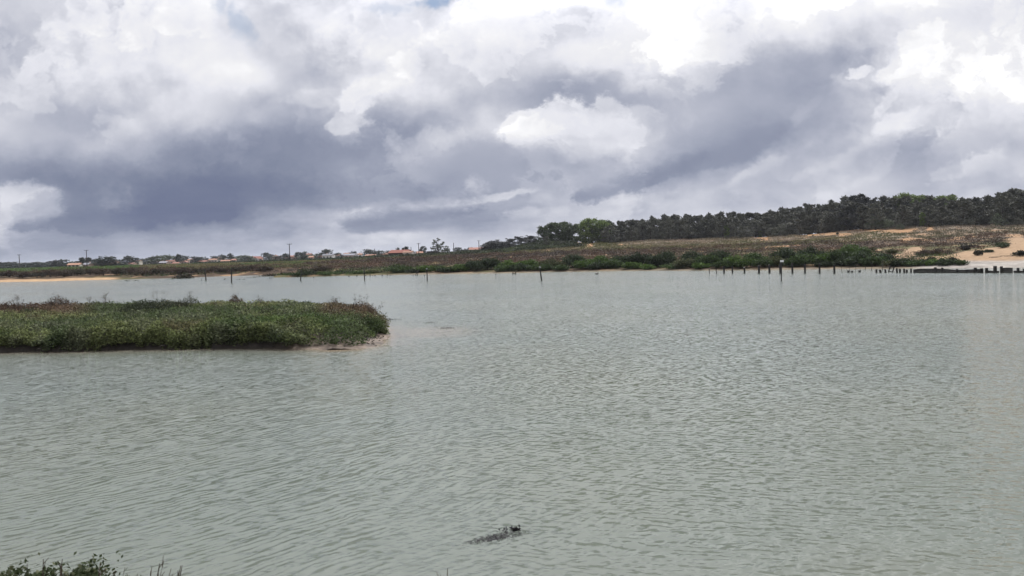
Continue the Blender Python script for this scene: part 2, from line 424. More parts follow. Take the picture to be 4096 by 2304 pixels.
# ------------------------------------------------------------------ land
# columns: photo px, shore distance, then (distance, height) of bank top, mid, upper, crest
LAND = [
    (-900, 172, (190, 1.0), (300, 1.35), (450, 1.55), (700, 1.0)),
    (0, 166, (186, 1.0), (300, 1.35), (450, 1.6), (700, 1.0)),
    (460, 161, (178, 1.0), (300, 1.4), (450, 1.6), (700, 1.0)),
    (1050, 166, (180, .9), (260, 1.35), (350, 1.6), (700, 1.1)),
    (1200, 160, (172, .8), (250, 1.35), (350, 1.7), (650, 1.3)),
    (1400, 140, (156, .7), (230, 1.35), (350, 2.0), (600, 1.9)),
    (1700, 136, (150, .8), (230, 1.6), (330, 2.5), (500, 3.0)),
    (1950, 132, (145, .85), (210, 1.75), (300, 2.9), (400, 4.3)),
    (2100, 130, (142, .9), (200, 1.8), (280, 3.1), (335, 5.3)),
    (2200, 129, (141, .95), (200, 1.9), (285, 3.4), (330, 6.6)),
    (2500, 125, (137, 1.0), (200, 2.2), (280, 3.9), (335, 6.7)),
    (3000, 110, (122, 1.0), (190, 2.4), (270, 4.3), (325, 6.8)),
    (3350, 105, (118, .95), (183, 2.6), (245, 5.2), (290, 8.0)),
    (3500, 103, (116, .9), (180, 2.7), (230, 6.0), (268, 8.8)),
    (3700, 99, (118, 1.3), (176, 3.1), (224, 6.0), (258, 8.4)),
    (4096, 91, (125, 2.5), (170, 4.0), (210, 6.2), (240, 8.0)),
    (5200, 82, (118, 2.7), (165, 4.2), (205, 6.4), (235, 8.0)),
]
LX = np.array([c[0] for c in LAND], float)
LD = np.array([[c[1]] + [q[0] for q in c[2:]] for c in LAND], float)
LZ = np.array([[0.0] + [q[1] for q in c[2:]] for c in LAND], float)
def land_z(x, y, rough=True):
    x = np.asarray(x, float); y = np.asarray(y, float)
    yy = np.maximum(y, 1.0)
    pe = W / 2 + F * x / yy
    d = y
    D = [np.interp(pe, LX, LD[:, k]) for k in range(5)]; Z = [np.interp(pe, LX, LZ[:, k]) for k in range(5)]
    wob = (vnoise(x / 9.0, y / 9.0, 3, 3) - .5) * 7.0
    d = d + wob * sstep(d, 60, 100)
    z = np.full(d.shape, -1.3)
    z = np.where(d > D[0] - 14, -1.3 * (D[0] - d) / 14.0, z)
    for k in range(4):
        t = np.clip((d - D[k]) / (D[k + 1] - D[k]), 0, 1)
        if k == 0: t = t ** .75
        z = np.where(d >= D[k], Z[k] + (Z[k + 1] - Z[k]) * t, z)
    z = np.where(d > D[4], Z[4] + (1.0 - Z[4]) * sstep(d, D[4] + 60, D[4] + 450), z)
    # green spit in front of the creek mouth
    sp = sstep(pe, 1048, 1110) * (1 - sstep(pe, 1300, 1420)); ds = 144.0 + (pe - 1055) * -.012
    wsp = 3.0 + (pe - 1048) * .025
    z = np.maximum(z, np.where((pe > 1040) & (pe < 1430), -1.3 + 1.62 * sp * sstep(d, ds - 3, ds + 1.5) * (1 - sstep(d, ds + wsp, ds + wsp + 5)), -1.3))
    if rough:
        on = sstep(z, .25, 1.2)
        dune = sstep(z, 3.5, 6.0) * (1 - sstep(d, 420, 520))
        z = z + on * ((vnoise(x / 7, y / 7, 11, 4) - .5) * .5 + dune * (vnoise(x / 14, y / 14, 23, 4) - .5) * 1.6)
    # near bank under the viewer
    near = np.where(y < 20, np.interp(np.clip(y + .12 * np.abs(x) * 0, -400, 20), [-400, 2.6, 4.6, 6.1, 7.4, 12, 20], [2.2, 1.9, 1.0, .05, -.5, -1.3, -1.3]), -2.0)
    return np.maximum(z, near)
# bare sand: (px, py, rx, ry, tilt) in the photo, laid on the ground they lie on
SAND = [(2325, 968, 42, 15, -20), (2200, 968, 30, 6, 0), (2370, 972, 25, 10, -40), (2485, 980, 14, 4, 0), (3030, 946, 42, 9, 5), (3060, 955, 22, 7, 0), (3255, 934, 75, 9, -6), (3330, 926, 60, 7, -8), (3420, 917, 60, 8, -5),
        (3480, 921, 70, 7, 0), (3590, 926, 60, 8, 0), (3720, 917, 16, 9, 0), (3640, 920, 40, 5, 0), (4020, 892, 30, 6, 0), (3350, 938, 60, 5, 0), (3640, 959, 55, 5, -2), (3710, 962, 24, 4, 0), (3830, 955, 40, 6, -8), (3895, 948, 16, 3, 0), (4060, 943, 36, 6, 0), (4060, 957, 50, 7, -4), (3975, 944, 10, 3, 0),
        (2960, 995, 36, 3, 0), (3110, 987, 60, 3, -4), (3190, 981, 20, 2, 0), (3650, 1008, 45, 16, -15), (3600, 1024, 60, 8, -5), (3740, 1033, 80, 9, 0), (3850, 1015, 60, 8, -10), (3900, 1033, 120, 26, -4), (4000, 1020, 110, 34, -12), (4080, 1000, 60, 40, 0), (4050, 1045, 120, 22, 0), (3900, 1056, 90, 10, 0), (3480, 1000, 40, 4, 0), (3560, 1010, 20, 4, 0)]
def sand_w(x, y, z):
    px, py = proj(np.stack([x, y, z], -1))
    s = np.zeros(np.shape(px))
    for (cx, cy, rx, ry, tl) in SAND:
        a = R(tl); ddx = px - cx; ddy = py - cy
        X = (ddx * math.cos(a) + ddy * math.sin(a)) / rx; Y = (-ddx * math.sin(a) + ddy * math.cos(a)) / ry
        s = np.maximum(s, 1.25 - np.sqrt(X * X + Y * Y))
    s = s + (vnoise(x / 1.8, y / 4.0, 41, 4) - .5) * .9
    return np.where(y > 40, sstep(s, .0, .35), 0.0)
def shore_d(pe): return np.interp(pe, LX, LD[:, 0])

pa = np.concatenate([np.linspace(-3.1416, -.80, 70)[:-1], np.linspace(-.80, .80, 950), np.linspace(.80, 3.1416, 70)[1:]])
pd = np.concatenate([[.4], np.linspace(1.0, 9, 36), np.geomspace(9.6, 74, 30), np.arange(76, 190, .75), np.geomspace(190.8, 460, 170), np.geomspace(466, 7000, 50)])
A, D_ = np.meshgrid(pa, pd)
front = np.abs(A) < 1.3
Xg = np.where(front, D_ * np.tan(np.clip(A, -1.3, 1.3)), D_ * np.sin(A) * 3.7); Yg = np.where(front, D_, D_ * np.cos(A) * 3.7)
Zg = land_z(Xg, Yg)
nr, ncol = A.shape
idx = np.arange(nr * ncol).reshape(nr, ncol)
Qg = np.stack([idx[:-1, :-1], idx[:-1, 1:], idx[1:, 1:], idx[1:, :-1]], -1).reshape(-1, 4)
Vg = np.stack([Xg, Yg, Zg], -1).reshape(-1, 3)
x, y, z = Vg[:, 0], Vg[:, 1], Vg[:, 2]
pe = W / 2 + F * x / np.maximum(y, 1)
sw = sand_w(x, y, z)
dsh = y - shore_d(pe)
beach = (1 - sstep(dsh + (vnoise(x / 6, y / 6, 5, 3) - .5) * 6, 5, 8)) * (1 - sstep(pe, 430, 500)) * (y > 100)
shingle = (1 - sstep(z + (vnoise(x / 3, y / 3, 6, 3) - .5) * .16, .10, .22)) * sstep(pe, 1350, 1700) * (y > 60)
big = vnoise(x / 22, y / 30, 8, 4); fine = vnoise(x / 1.5, y / 2.5, 9, 4)
brown = np.array([.060, .042, .028]); olive = np.array([.075, .072, .030]); sandc = np.array([.30, .205, .125]); orange = np.array([.30, .18, .095]); shell = np.array([.27, .245, .215]); mud = np.array([.17, .14, .10]); green = np.array([.055, .085, .022]); straw = np.array([.20, .16, .115])
col = brown + (olive - brown) * sstep(big, .45, .62)[:, None]
upper = sstep(z, 3.0, 5.0) * (y > 150) * (y < 480) * (pe > 1900)
col = col + (straw * (.7 + .5 * fine[:, None]) - col) * (upper * .8)[:, None]
fld = sstep(-pe, -760, -560) * sstep(y, 240, 270)
col = col + (green - col) * fld[:, None]
s_or = orange + (sandc - orange) * sstep(-y, -200, -150)[:, None]
col = col + (s_or * (.85 + .3 * fine[:, None]) - col) * np.clip(sw, 0, 1)[:, None]
col = col + (np.array([.37, .25, .145]) * (.85 + .3 * fine[:, None]) - col) * np.clip(beach, 0, 1)[:, None]
col = col + (mud * (.7 + .8 * fine[:, None]) - col) * np.clip(shingle, 0, 1)[:, None]
shl = (1 - sstep(dsh, 5, 8)) * sstep(pe, 3620, 3720) * (y > 60)
col = col + (shell * (.6 + .9 * fine[:, None]) - col) * shl[:, None]
near = (y < 30)
col[near] = np.array([.09, .075, .05]) * (.7 + .6 * fine[near][:, None])
col = np.where((z < -.05)[:, None], np.array([.14, .145, .105]), col)
me = mesh_np('ground', Vg, Qg, col, smooth=True)
m, b = new_mat('ground')
a = b.n('ShaderNodeAttribute'); a.attribute_name = 'tint'
gp = b.n('ShaderNodeNewGeometry').outputs['Position']
n1 = b.noise(gp, 1.3, 6.0, .65)[0]
c = b.vm('SCALE', a.outputs['Color'], s=b.mr(n1, .25, .75, .7, 1.3, False))
bp = b.n('ShaderNodeBump'); bp.inputs['Strength'].default_value = .6; bp.inputs['Distance'].default_value = .25; b.link(n1, bp.inputs['Height'])
out(b, pbsdf(b, c, .95, .1, bp.outputs[0]))
tag(link('ground', me, m), kind='structure')

# ------------------------------------------------------------------ islet outline (world metres)
fr_px = [(-1500, 1440), (-700, 1424), (-200, 1416), (0, 1411), (170, 1408), (300, 1406), (480, 1402), (640, 1397), (800, 1394), (950, 1395), (1100, 1396), (1230, 1398), (1330, 1402), (1430, 1398), (1500, 1387), (1536, 1365), (1546, 1342)]
ISL = [tuple(ground_at(a, b)[:2]) for a, b in fr_px] + [(-5.85, 35.2), (-6.6, 37.6), (-8.2, 40.5), (-11, 43.5), (-15, 45.2), (-21, 46), (-28, 47), (-36, 48), (-60, 48.5)]
ISL = np.array(ISL)
def isl_dist(x, y):
    """signed distance to the islet's edge, positive inside"""
    x = np.asarray(x, float); y = np.asarray(y, float)
    best = np.full(x.shape, 1e9); inside = np.zeros(x.shape, bool)
    n = len(ISL)
    for i in range(n):
        ax, ay = ISL[i]; bx, by = ISL[(i + 1) % n]
        ex, ey = bx - ax, by - ay; L2 = ex * ex + ey * ey
        t = np.clip(((x - ax) * ex + (y - ay) * ey) / L2, 0, 1)
        best = np.minimum(best, np.hypot(x - ax - t * ex, y - ay - t * ey))
        cnd = ((ay > y) != (by > y))
        with np.errstate(divide='ignore', invalid='ignore'):
            xi = ax + (y - ay) * ex / (ey if ey != 0 else 1e-9)
        inside ^= cnd & (x < xi)
    sd = np.where(inside, best, -best)
    return sd + np.where(np.abs(sd) < 3, (vnoise(x / .85, y / .85, 35, 2) - .5) * .55 + (vnoise(x / .28, y / .28, 36, 2) - .5) * .22, 0)

# ------------------------------------------------------------------ water
wa = np.linspace(-1.15, 1.15, 700); wd = np.concatenate([np.linspace(3, 25, 70), np.linspace(25.2, 50, 150), np.geomspace(50.5, 260, 90)])
A, D_ = np.meshgrid(wa, wd); Xw = D_ * np.tan(A); Yw = D_
wi = np.arange(A.size).reshape(A.shape)
Qw = np.stack([wi[:-1, :-1], wi[:-1, 1:], wi[1:, 1:], wi[1:, :-1]], -1).reshape(-1, 4)
fx, fy = Xw.ravel(), Yw.ravel()
dist = -isl_dist(fx, fy)
pew = W / 2 + F * fx / fy
shal = np.exp(-np.maximum(dist, 0) / .55) * .95
tipd = np.hypot((fx + 3.9) / 2.6, (fy - 34.2) / 3.0)
shal = np.maximum(shal, .45 * (1 - sstep(tipd + (vnoise(fx / 1.2, fy / 1.2, 77, 3) - .5) * .5, .3, 1.25)))
shal = np.maximum(shal, .5 * (1 - sstep(shore_d(pew) - fy, 0, 5)))
shal = np.maximum(shal, .08 * (1 - sstep(fy + (vnoise(fx / 2, fy / 2, 78, 3) - .5) * 3, 6.5, 9.5)))
me = mesh_np('water', np.stack([fx, fy, 0 * fx], -1), Qw, np.stack([shal, shal, shal], -1), smooth=True)
m, b = new_mat('water')
a = b.n('ShaderNodeAttribute'); a.attribute_name = 'tint'
sh = b.sep(a.outputs['Color'])[0]
geo = b.n('ShaderNodeNewGeometry'); P = geo.outputs['Position']
px_, py_, pz_ = b.sep(P)[0:3]
wn = b.noise(P, .16, 2.0, .5); wx, wy, _z = b.sep(wn['Color'])[0:3]
def axes(ang):
    ca, sa = math.cos(ang), math.sin(ang)      # crest direction
    al = b.m('MULTIPLY_ADD', px_, ca, b.m('MULTIPLY', py_, sa)); ac = b.m('MULTIPLY_ADD', px_, -sa, b.m('MULTIPLY', py_, ca))
    return al, ac, (-sa, ca)
def chop(ang, k_across, k_along, seed, warp):
    al, ac, d_ = axes(ang)
    al = b.m('ADD', al, b.m('MULTIPLY', wx, warp * 2)); ac = b.m('ADD', ac, b.m('MULTIPLY', wy, warp * 2))
    n_ = b.noise(b.comb(b.m('MULTIPLY', al, k_along), b.m('MULTIPLY', ac, k_across), seed), 1.0, 1.5, .55, .3)[0]
    return b.m('SUBTRACT', n_, .5), d_
def train(ang, lam, seed, wob):
    """a train of ripples: wandering phase, crests that come and go"""
    al, ac, d_ = axes(ang)
    q = b.sep(b.noise(b.comb(b.m('MULTIPLY', al, 1.0), b.m('MULTIPLY', ac, 1.7), seed), 1.0, 3.0, .6)['Color'])
    ph = b.m('MULTIPLY_ADD', ac, 6.2832 / lam, b.m('MULTIPLY_ADD', q[0], wob, b.m('MULTIPLY', wx, 14.0)))
    env = b.mr(q[1], .38, .60, .0, 1.1)
    sn = b.m('MULTIPLY_ADD', b.m('SINE', ph), .5, .5); sh_ = b.m('MULTIPLY_ADD', b.m('POWER', sn, 3.0), 2.6, -.75)     # sharp crests, long troughs
    return b.m('MULTIPLY', b.m('MULTIPLY', sh_, env), .27), d_
patch = b.noise(P, .10, 3.0, .55)[0]
right = b.mr(b.m('MULTIPLY_ADD', py_, .12, px_), -3.5, 3.0)
tA, dA = train(R(46), .15, 1.3, 24.0)
tB, dB = train(R(-15), .14, 7.7, 24.0)
tC, dC = chop(R(8), 22, 8, 4.1, .5)
tD, dD = chop(R(4), 4.0, 1.3, 9.4, .8)
tE, dE = chop(R(42), 18.0, 4.0, 5.4, 1.0)
tF, dF = chop(R(-16), 16.0, 4.6, 2.2, 1.0)
kF = b.mix(right, .4, 1.7)
kA = b.m('MULTIPLY', b.mr(patch, .3, .65, .55, 1.2), b.mix(right, .85, .5))
kB = b.m('MULTIPLY', b.mr(patch, .35, .65, .5, 1.2), b.mix(right, .25, .7))
far = b.mr(py_, 18, 60)
kC = b.m('MULTIPLY', b.mix(right, .5, 1.2), b.mr(patch, .3, .7, .6, 1.3))
kD = b.mix(far, .16, .50)
sx = None
for t_, d_, k_ in ((tA, dA, kA), (tB, dB, kB), (tC, dC, kC), (tD, dD, kD), (tE, dE, 1.6), (tF, dF, kF)):
    s_ = b.m('MULTIPLY', t_, k_)
    X_, Y_ = b.m('MULTIPLY', s_, d_[0]), b.m('MULTIPLY', s_, d_[1])
    sx, sy = (X_, Y_) if sx is None else (b.m('ADD', sx, X_), b.m('ADD', sy, Y_))
calm = b.m('SUBTRACT', 1.0, b.m('MULTIPLY', sh, .7))
fade = b.mix(b.mr(py_, 16, 42), 1.0, b.mix(right, .55, .95))       # gentler ripples out in the channel
calm = b.m('MULTIPLY', calm, fade)
s2 = b.m('MULTIPLY_ADD', sx, sx, b.m('MULTIPLY', sy, sy))
calm = b.m('DIVIDE', calm, b.m('SQRT', b.m('MULTIPLY_ADD', s2, 12.0, 1.0)))     # no slope beyond about 0.28
nrm = b.vm('NORMALIZE', b.comb(b.m('MULTIPLY', sx, calm), b.m('SUBTRACT', b.m('MULTIPLY', sy, calm), b.mr(py_, 10, 50, .0, .11)), 1.0))
murk = b.mixc(b.mr(b.noise(P, .07, 3.0, .5)[0], .35, .65), (.150, .173, .149), (.160, .176, .142))
murk = b.mixc(sh, murk, (.26, .205, .145))
p = b.n('ShaderNodeBsdfPrincipled'); b.link(murk, p.inputs['Base Color'])
p.inputs['Roughness'].default_value = .06; p.inputs['IOR'].default_value = 1.333; b.link(nrm, p.inputs['Normal'])
tr = b.n('ShaderNodeBsdfTransparent'); mx = b.n('ShaderNodeMixShader'); fz = b.n('ShaderNodeFresnel'); fz.inputs[0].default_value = 1.333; b.link(nrm, fz.inputs['Normal'])
b.put(mx.inputs[0], b.m('MULTIPLY_ADD', fz.outputs[0], -.24, .24, clamp=True))
b.link(p.outputs[0], mx.inputs[1]); b.link(tr.outputs[0], mx.inputs[2])
out(b, mx.outputs[0])
tag(link('water', me, m), kind='structure')
#@@OBJECTS
# ------------------------------------------------------------------ leaf clouds
def leaves(P, length, width, up=0.5, r=None, curl=0.25):
    """diamond leaves at points P (N,3): random directions with an upward bias -> verts, quads"""
    r = r or rng; N = len(P)
    d = r.normal(size=(N, 3)); d /= np.linalg.norm(d, axis=1)[:, None]
    d[:, 2] = d[:, 2] * (1 - up) + up; d /= np.linalg.norm(d, axis=1)[:, None]
    s = np.cross(d, r.normal(size=(N, 3))); s /= np.maximum(np.linalg.norm(s, axis=1), 1e-6)[:, None]
    L = np.broadcast_to(np.asarray(length, float), (N,))[:, None] * (.7 + .6 * r.random((N, 1)))
    Wd = np.broadcast_to(np.asarray(width, float), (N,))[:, None] * (.7 + .6 * r.random((N, 1)))
    nrm = np.cross(d, s)
    a = P; b_ = P + d * L * .55 + s * Wd * .5 + nrm * L * curl * .3; c_ = P + d * L - nrm * L * curl * .2; e_ = P + d * L * .5 - s * Wd * .5 + nrm * L * curl * .3
    V = np.stack([a, b_, c_, e_], 1).reshape(-1, 3)
    return V, np.arange(N * 4).reshape(N, 4)
def leaf_mesh(name, P, length, width, color, up=.5, r=None, var=.35):
    r = r or rng
    V, Q = leaves(P, length, width, up, r)
    c = np.broadcast_to(np.asarray(color, float), (len(P), 3)) * (1 - var + 2 * var * r.random((len(P), 1)))
    return mesh_np(name, V, Q, np.repeat(c, 4, 0))
def blob_points(n, centres, radii, r, shell=.55):
    """points in a union of ellipsoids, denser to their outside"""
    k = r.integers(0, len(centres), n); c = np.asarray(centres)[k]; rad = np.asarray(radii)[k]
    d = r.normal(size=(n, 3)); d /= np.linalg.norm(d, axis=1)[:, None]
    rr = (shell + (1 - shell) * r.random((n, 1))) * (.85 + .25 * r.random((n, 1)))
    return c + d * rr * rad

# ------------------------------------------------------------------ islet: mud bank, cover, shrubs
def isl_z(x, y):
    d = isl_dist(x, y)
    px, py = proj(np.stack([x, y, 0 * x + .3], -1))
    tip = sstep(px, 1080, 1260)                      # gentle muddy beach at the tip, cut bank elsewhere
    prof_cut = np.interp(d, [-1.2, -.2, 0, .12, .35, 1.2, 4], [-.9, -.25, .02, .22, .38, .47, .55])
    prof_tip = np.interp(d, [-1.5, -.3, 0, .5, 1.2, 2.2, 4], [-.7, -.1, .0, .10, .26, .42, .5])
    z = prof_cut * (1 - tip) + prof_tip * tip
    return z + sstep(d, .0, .6) * (vnoise(x / .9, y / .9, 31, 4) - .5) * .22 + (vnoise(x / .25, y / .25, 32, 3) - .5) * .06 * sstep(d, -.2, .2)
gx = np.concatenate([np.arange(-62, -26, .5), np.arange(-26, -3.2, .11)]); gy = np.concatenate([np.arange(28.6, 37, .10), np.arange(37, 51, .3)])
X, Y = np.meshgrid(gx, gy); xs, ys = X.ravel(), Y.ravel()
dI = isl_dist(xs, ys); zI = isl_z(xs, ys)
ii = np.arange(X.size).reshape(X.shape)
Qi = np.stack([ii[:-1, :-1], ii[:-1, 1:], ii[1:, 1:], ii[1:, :-1]], -1).reshape(-1, 4)
Qi = Qi[(dI[Qi] > -1.3).any(1)]
pxi, _ = proj(np.stack([xs, ys, zI], -1))
nz = vnoise(xs / .35, ys / .35, 33, 4)[:, None]
mudc = np.array([.034, .028, .022]) * (.6 + .8 * nz); tipc = np.array([.17, .13, .098]) * (.25 + 1.5 * nz ** 1.5)
ci = mudc + (tipc - mudc) * (sstep(pxi, 1080, 1260) * (1 - sstep(dI, 1.2, 2.4)))[:, None]
me = mesh_np('mud_bank', np.stack([xs, ys, zI], -1), Qi, ci, smooth=True)
m, b = new_mat('mud'); a = b.n('ShaderNodeAttribute'); a.attribute_name = 'tint'
gp = b.n('ShaderNodeNewGeometry').outputs['Position']
n1 = b.noise(gp, 9.0, 5.0, .65)[0]
bp = b.n('ShaderNodeBump'); bp.inputs['Strength'].default_value = .7; bp.inputs['Distance'].default_value = .04; b.link(n1, bp.inputs['Height'])
out(b, pbsdf(b, b.vm('SCALE', a.outputs['Color'], s=b.mr(n1, .3, .7, .7, 1.25)), .7, .3, bp.outputs[0]))
tag(link('mud_bank', me, m), kind='structure')

def cover_h(x, y):
    px, py = proj(np.stack([x, y, 0 * x + .9], -1))
    h = .34 + .34 * (1 - np.abs(2 * vnoise(x / 1.9, y / 1.9, 51, 1) - 1)) ** .8 * (.5 + vnoise(x / 4, y / 4, 55, 2)) + (vnoise(x / .5, y / .5, 52, 2) - .5) * .26
    h = h + .34 * np.exp(-((x + 7.6) / 2.4) ** 2 - ((y - 36) / 3.5) ** 2)
    h = h - .15 * np.exp(-((x + 20) / 2.5) ** 2)
    return np.clip(h, .08, .9)
def isl_pos(px, d): p = at(px, 1200.0, d); return float(p[0]), float(p[1])
NC = 240000
cx = rng.uniform(-34, -4.6, NC); cy = 28.8 + rng.random(NC) ** 1.25 * 18.2
ex = rng.uniform(-34, -4.6, 420000); ey = rng.uniform(28.8, 34.5, 420000); ed = isl_dist(ex, ey); ke = (ed > -.16) & (ed < .55)      # the steep leafy front
cx = np.concatenate([cx, ex[ke]]); cy = np.concatenate([cy, ey[ke]])
dd = isl_dist(cx, cy); keep = dd > -.16
cx, cy, dd = cx[keep], cy[keep], dd[keep]
zb = isl_z(cx, cy); ch = cover_h(cx, cy)
t = rng.random(len(cx)) ** np.where((dd < .55) & (cy < 34.5), .95, .55)
px_, py_ = proj(np.stack([cx, cy, zb + ch], -1))
tipw = sstep(px_, 1050, 1250)
edge = sstep(dd, -.20, .02) * (1 - tipw) + tipw * sstep(dd, .35, 1.3)
edge = np.maximum(edge, sstep(dd, 0, .5) * (cy > 33.2))
thin = vnoise(cx / .35, cy / .35, 53, 3)
keep = (edge > .05) & (rng.random(len(cx)) < .35 + .65 * edge) & ((thin > .42) | (edge > .8))
cx, cy, dd, zb, ch, t, px_, py_, edge = [q[keep] for q in (cx, cy, dd, zb, ch, t, px_, py_, edge)]
tw = sstep(px_, 1050, 1250); hang = (dd < .3) * (1 - tw); zb = np.where(hang > 0, np.maximum(zb, .34), zb); cz = zb - hang * (.10 + .42 * sstep(vnoise(cx / .7, cy / .7, 57, 3), .35, .65)) * rng.random(len(cx)) ** 1.2 + ch * (.25 + .75 * edge) * t
p1 = vnoise(cx / 2.2, cy / 2.6, 61, 4); p2 = vnoise(cx / .8, cy / .8, 62, 3)
cg1 = np.array([.132, .152, .060]); cg2 = np.array([.062, .084, .034]); cbr = np.array([.105, .072, .046]); cgy = np.array([.14, .145, .095]); cdk = np.array([.04, .05, .022])
c = cg2 + (cg1 - cg2) * sstep(p1, .4, .6)[:, None]
c = c + (cgy - c) * (sstep(p2, .5, .75) * .55)[:, None]
brn = np.maximum(sstep(-px_, -420, -260) * sstep(cy, 36.5, 40), .8 * sstep(px_, 1230, 1320) * sstep(cy, 33.0, 34.5) * (1 - sstep(px_, 1500, 1530)))
brn = np.maximum(brn, sstep(p1, .66, .74) * .6)
c = c + (cbr - c) * np.clip(brn, 0, 1)[:, None]
bright = np.exp(-((px_ - 1120) / 330) ** 2 - ((cy - 31.5) / 1.2) ** 2)
c = c + (np.array([.060, .105, .026]) - c) * (bright * .6)[:, None]
c = c + (cdk - c) * (.5 * sstep(dd, .9, .1) if False else 0)
ln = .095 + .06 * p2
V, Q = leaves(np.stack([cx, cy, cz], -1), ln, ln * .38, .45)
c = c * (.35 + 1.45 * rng.random((len(cx), 1)) ** 1.3)
o = link('low_saltmarsh_plants', mesh_np('low_saltmarsh_plants', V, Q, np.repeat(c, 4, 0)), M_leaf)
tag(o, 'dense low green and olive saltmarsh plants covering the islet', 'saltmarsh plants', kind='stuff')

NS = 5200
wx_ = rng.uniform(-11, -4.6, NS); wy_ = rng.uniform(29.3, 35.5, NS); wd_ = isl_dist(wx_, wy_); k_ = (wd_ > .02) & (wd_ < 1.9) & (vnoise(wx_ / .3, wy_ / .3, 58, 3) > .5)
wx_, wy_ = wx_[k_], wy_[k_]; V, Q = leaves(np.stack([wx_, wy_, isl_z(wx_, wy_) + .015], -1), .11, .04, .12)
o = link('stranded_weed', mesh_np('stranded_weed', V, Q, np.repeat(np.array([.045, .038, .030]) * (.5 + rng.random((len(wx_), 1))), 4, 0)), M_dry)
tag(o, 'dark stranded weed and litter strewn over the muddy islet tip', 'stranded weed', kind='stuff')

def shrub(name, x, y, z, w, dpt, h, color, n, leaf, label, cat='shrub', group=None, seed=1, up=.45, stems=6, var=.4, lobes=9, mat=None):
    """a shrub: several overlapping clumps of leaves on a few bare stems"""
    r = np.random.default_rng(seed)
    root = empty(name, (x, y, z))
    cs, rs = [], []
    for k in range(lobes):
        a = r.uniform(0, 6.283); q = math.sqrt(r.random()) * .8
        hh = h * (1 - .55 * q * q) * r.uniform(.8, 1.05)
        cs.append((math.cos(a) * q * w * .5, math.sin(a) * q * dpt * .5, hh * .55)); rs.append((w * .27 * r.uniform(.7, 1.2), dpt * .27 * r.uniform(.7, 1.2), hh * .46))
    P = blob_points(n, cs, rs, r); P = P[P[:, 2] > -.05 * h]
    base_c = np.asarray(color, float)
    tone = .8 + .5 * vnoise(P[:, 0] / (w * .15) + seed, P[:, 1] / (dpt * .15) + P[:, 2] * 3 / h, seed, 2)
    link('foliage', leaf_mesh(name + '_foliage', P, leaf, leaf * .5, base_c * tone[:, None], up, r, var), mat or M_leaf, root)
    s = MB()
    for k in range(stems):
        a = r.uniform(0, 6.283); q = r.uniform(.1, .7)
        s.tube([(0, 0, -.1), (math.cos(a) * q * w * .2, math.sin(a) * q * dpt * .2, h * .4), (math.cos(a) * q * w * .42, math.sin(a) * q * dpt * .42, h * r.uniform(.7, .95))], [w * .014, w * .009, w * .004], 4)
    s.build('stems', M_bark, root)
    return tag(root, label, cat, group)
def stalks(name, x, y, z, w, h, n, label, cat='plant', color=(.085, .062, .045), seed=1, group=None, tops=True, rad=.006, lean=.25):
    """upright dead stalks with small side twigs and seed heads"""
    r = np.random.default_rng(seed)
    root = empty(name, (x, y, z)); s = MB(); tp = []
    for k in range(n):
        bx, by = r.normal(0, w * .22), r.normal(0, w * .16)
        hh = h * r.uniform(.6, 1.0); lx, ly = r.normal(0, lean * h * .5), r.normal(0, lean * h * .3)
        p = [(bx * .6, by * .6, -.15), (bx * .9 + lx * .3, by + ly * .3, hh * .5), (bx + lx, by + ly, hh)]
        s.tube(p, [rad, rad * .75, rad * .4], 4)
        for j in range(3):
            tt = r.uniform(.45, .95); q = Vector(p[1]).lerp(Vector(p[2]), tt)
            e = q + Vector((r.normal(0, .07 * h + .02), r.normal(0, .05 * h), r.uniform(.05, .14) * h)); s.tube([q, e], [rad * .5, rad * .3], 3); tp.append(e)
        tp.append(Vector(p[2]))
    s.build('stems', solid_dry, root)
    if tops:
        P = np.repeat(np.array([tuple(q) for q in tp]), 7, 0); P = P + r.normal(0, .018 + .012 * h, P.shape)
        link('foliage', leaf_mesh(name + '_heads', P, .045, .022, color, .3, r), M_dry, root)  # dry seed heads on the stalk tips, not leaves
    return tag(root, label, cat, group)
solid_dry = solid('dead_stalks', (.09, .068, .05), (.05, .04, .03), 8, .9)

def isl_top(px, d):
    x, y = isl_pos(px, d); return x, y, float(isl_z(np.array([x]), np.array([y]))[0])
def IS(px, d, w, dpt, h, color, n, leaf, label, seed, **k):
    x, y, z = isl_top(px, d)
    return shrub('shrub', x, y, z, w, dpt, h, color, n, leaf, label, seed=seed, **k)
IS(600, 38.8, 2.6, 4.6, 1.18, (.036, .046, .022), 7500, .085, 'dark green rounded shrub on the islet, its widest dark mound', 101)
IS(735, 41.0, 1.7, 2.2, 1.22, (.045, .050, .027), 2600, .08, 'small dark shrub touching the widest dark mound, at its taller side', 102)
IS(215, 44.0, 3.2, 2.4, 1.2, (.075, .050, .034), 3200, .085, 'reddish brown low shrub on the far edge of the islet, under a short stub', 103)
IS(60, 43.0, 2.6, 2.4, 1.08, (.080, .052, .032), 2400, .085, 'rusty brown low shrub cut off by the picture edge on the islet', 104)
IS(950, 44.3, 1.0, .8, 1.3, (.095, .065, .04), 1000, .085, 'small brown bushy tuft standing on the crest of the islet', 105, up=.7)
IS(1035, 44, .7, .5, 1.1, (.07, .06, .04), 420, .08, 'tiny dark tuft on the crest just beside the brown bushy tuft', 106, up=.7)
IS(1400, 35.4, 2.6, 2.2, 1.12, (.130, .092, .060), 5200, .095, 'brown dry shrub with dead stems on top of the islet tip', 107, up=.75, stems=26)
IS(1500, 34.3, 1.1, 2.0, 1.1, (.080, .072, .034), 2200, .08, 'olive shrub overhanging the water at the very end of the islet', 108)
IS(1480, 32.7, 1.2, .9, .8, (.042, .062, .022), 1300, .09, 'deep green clump above the mud on the islet tip', 109, up=.6)
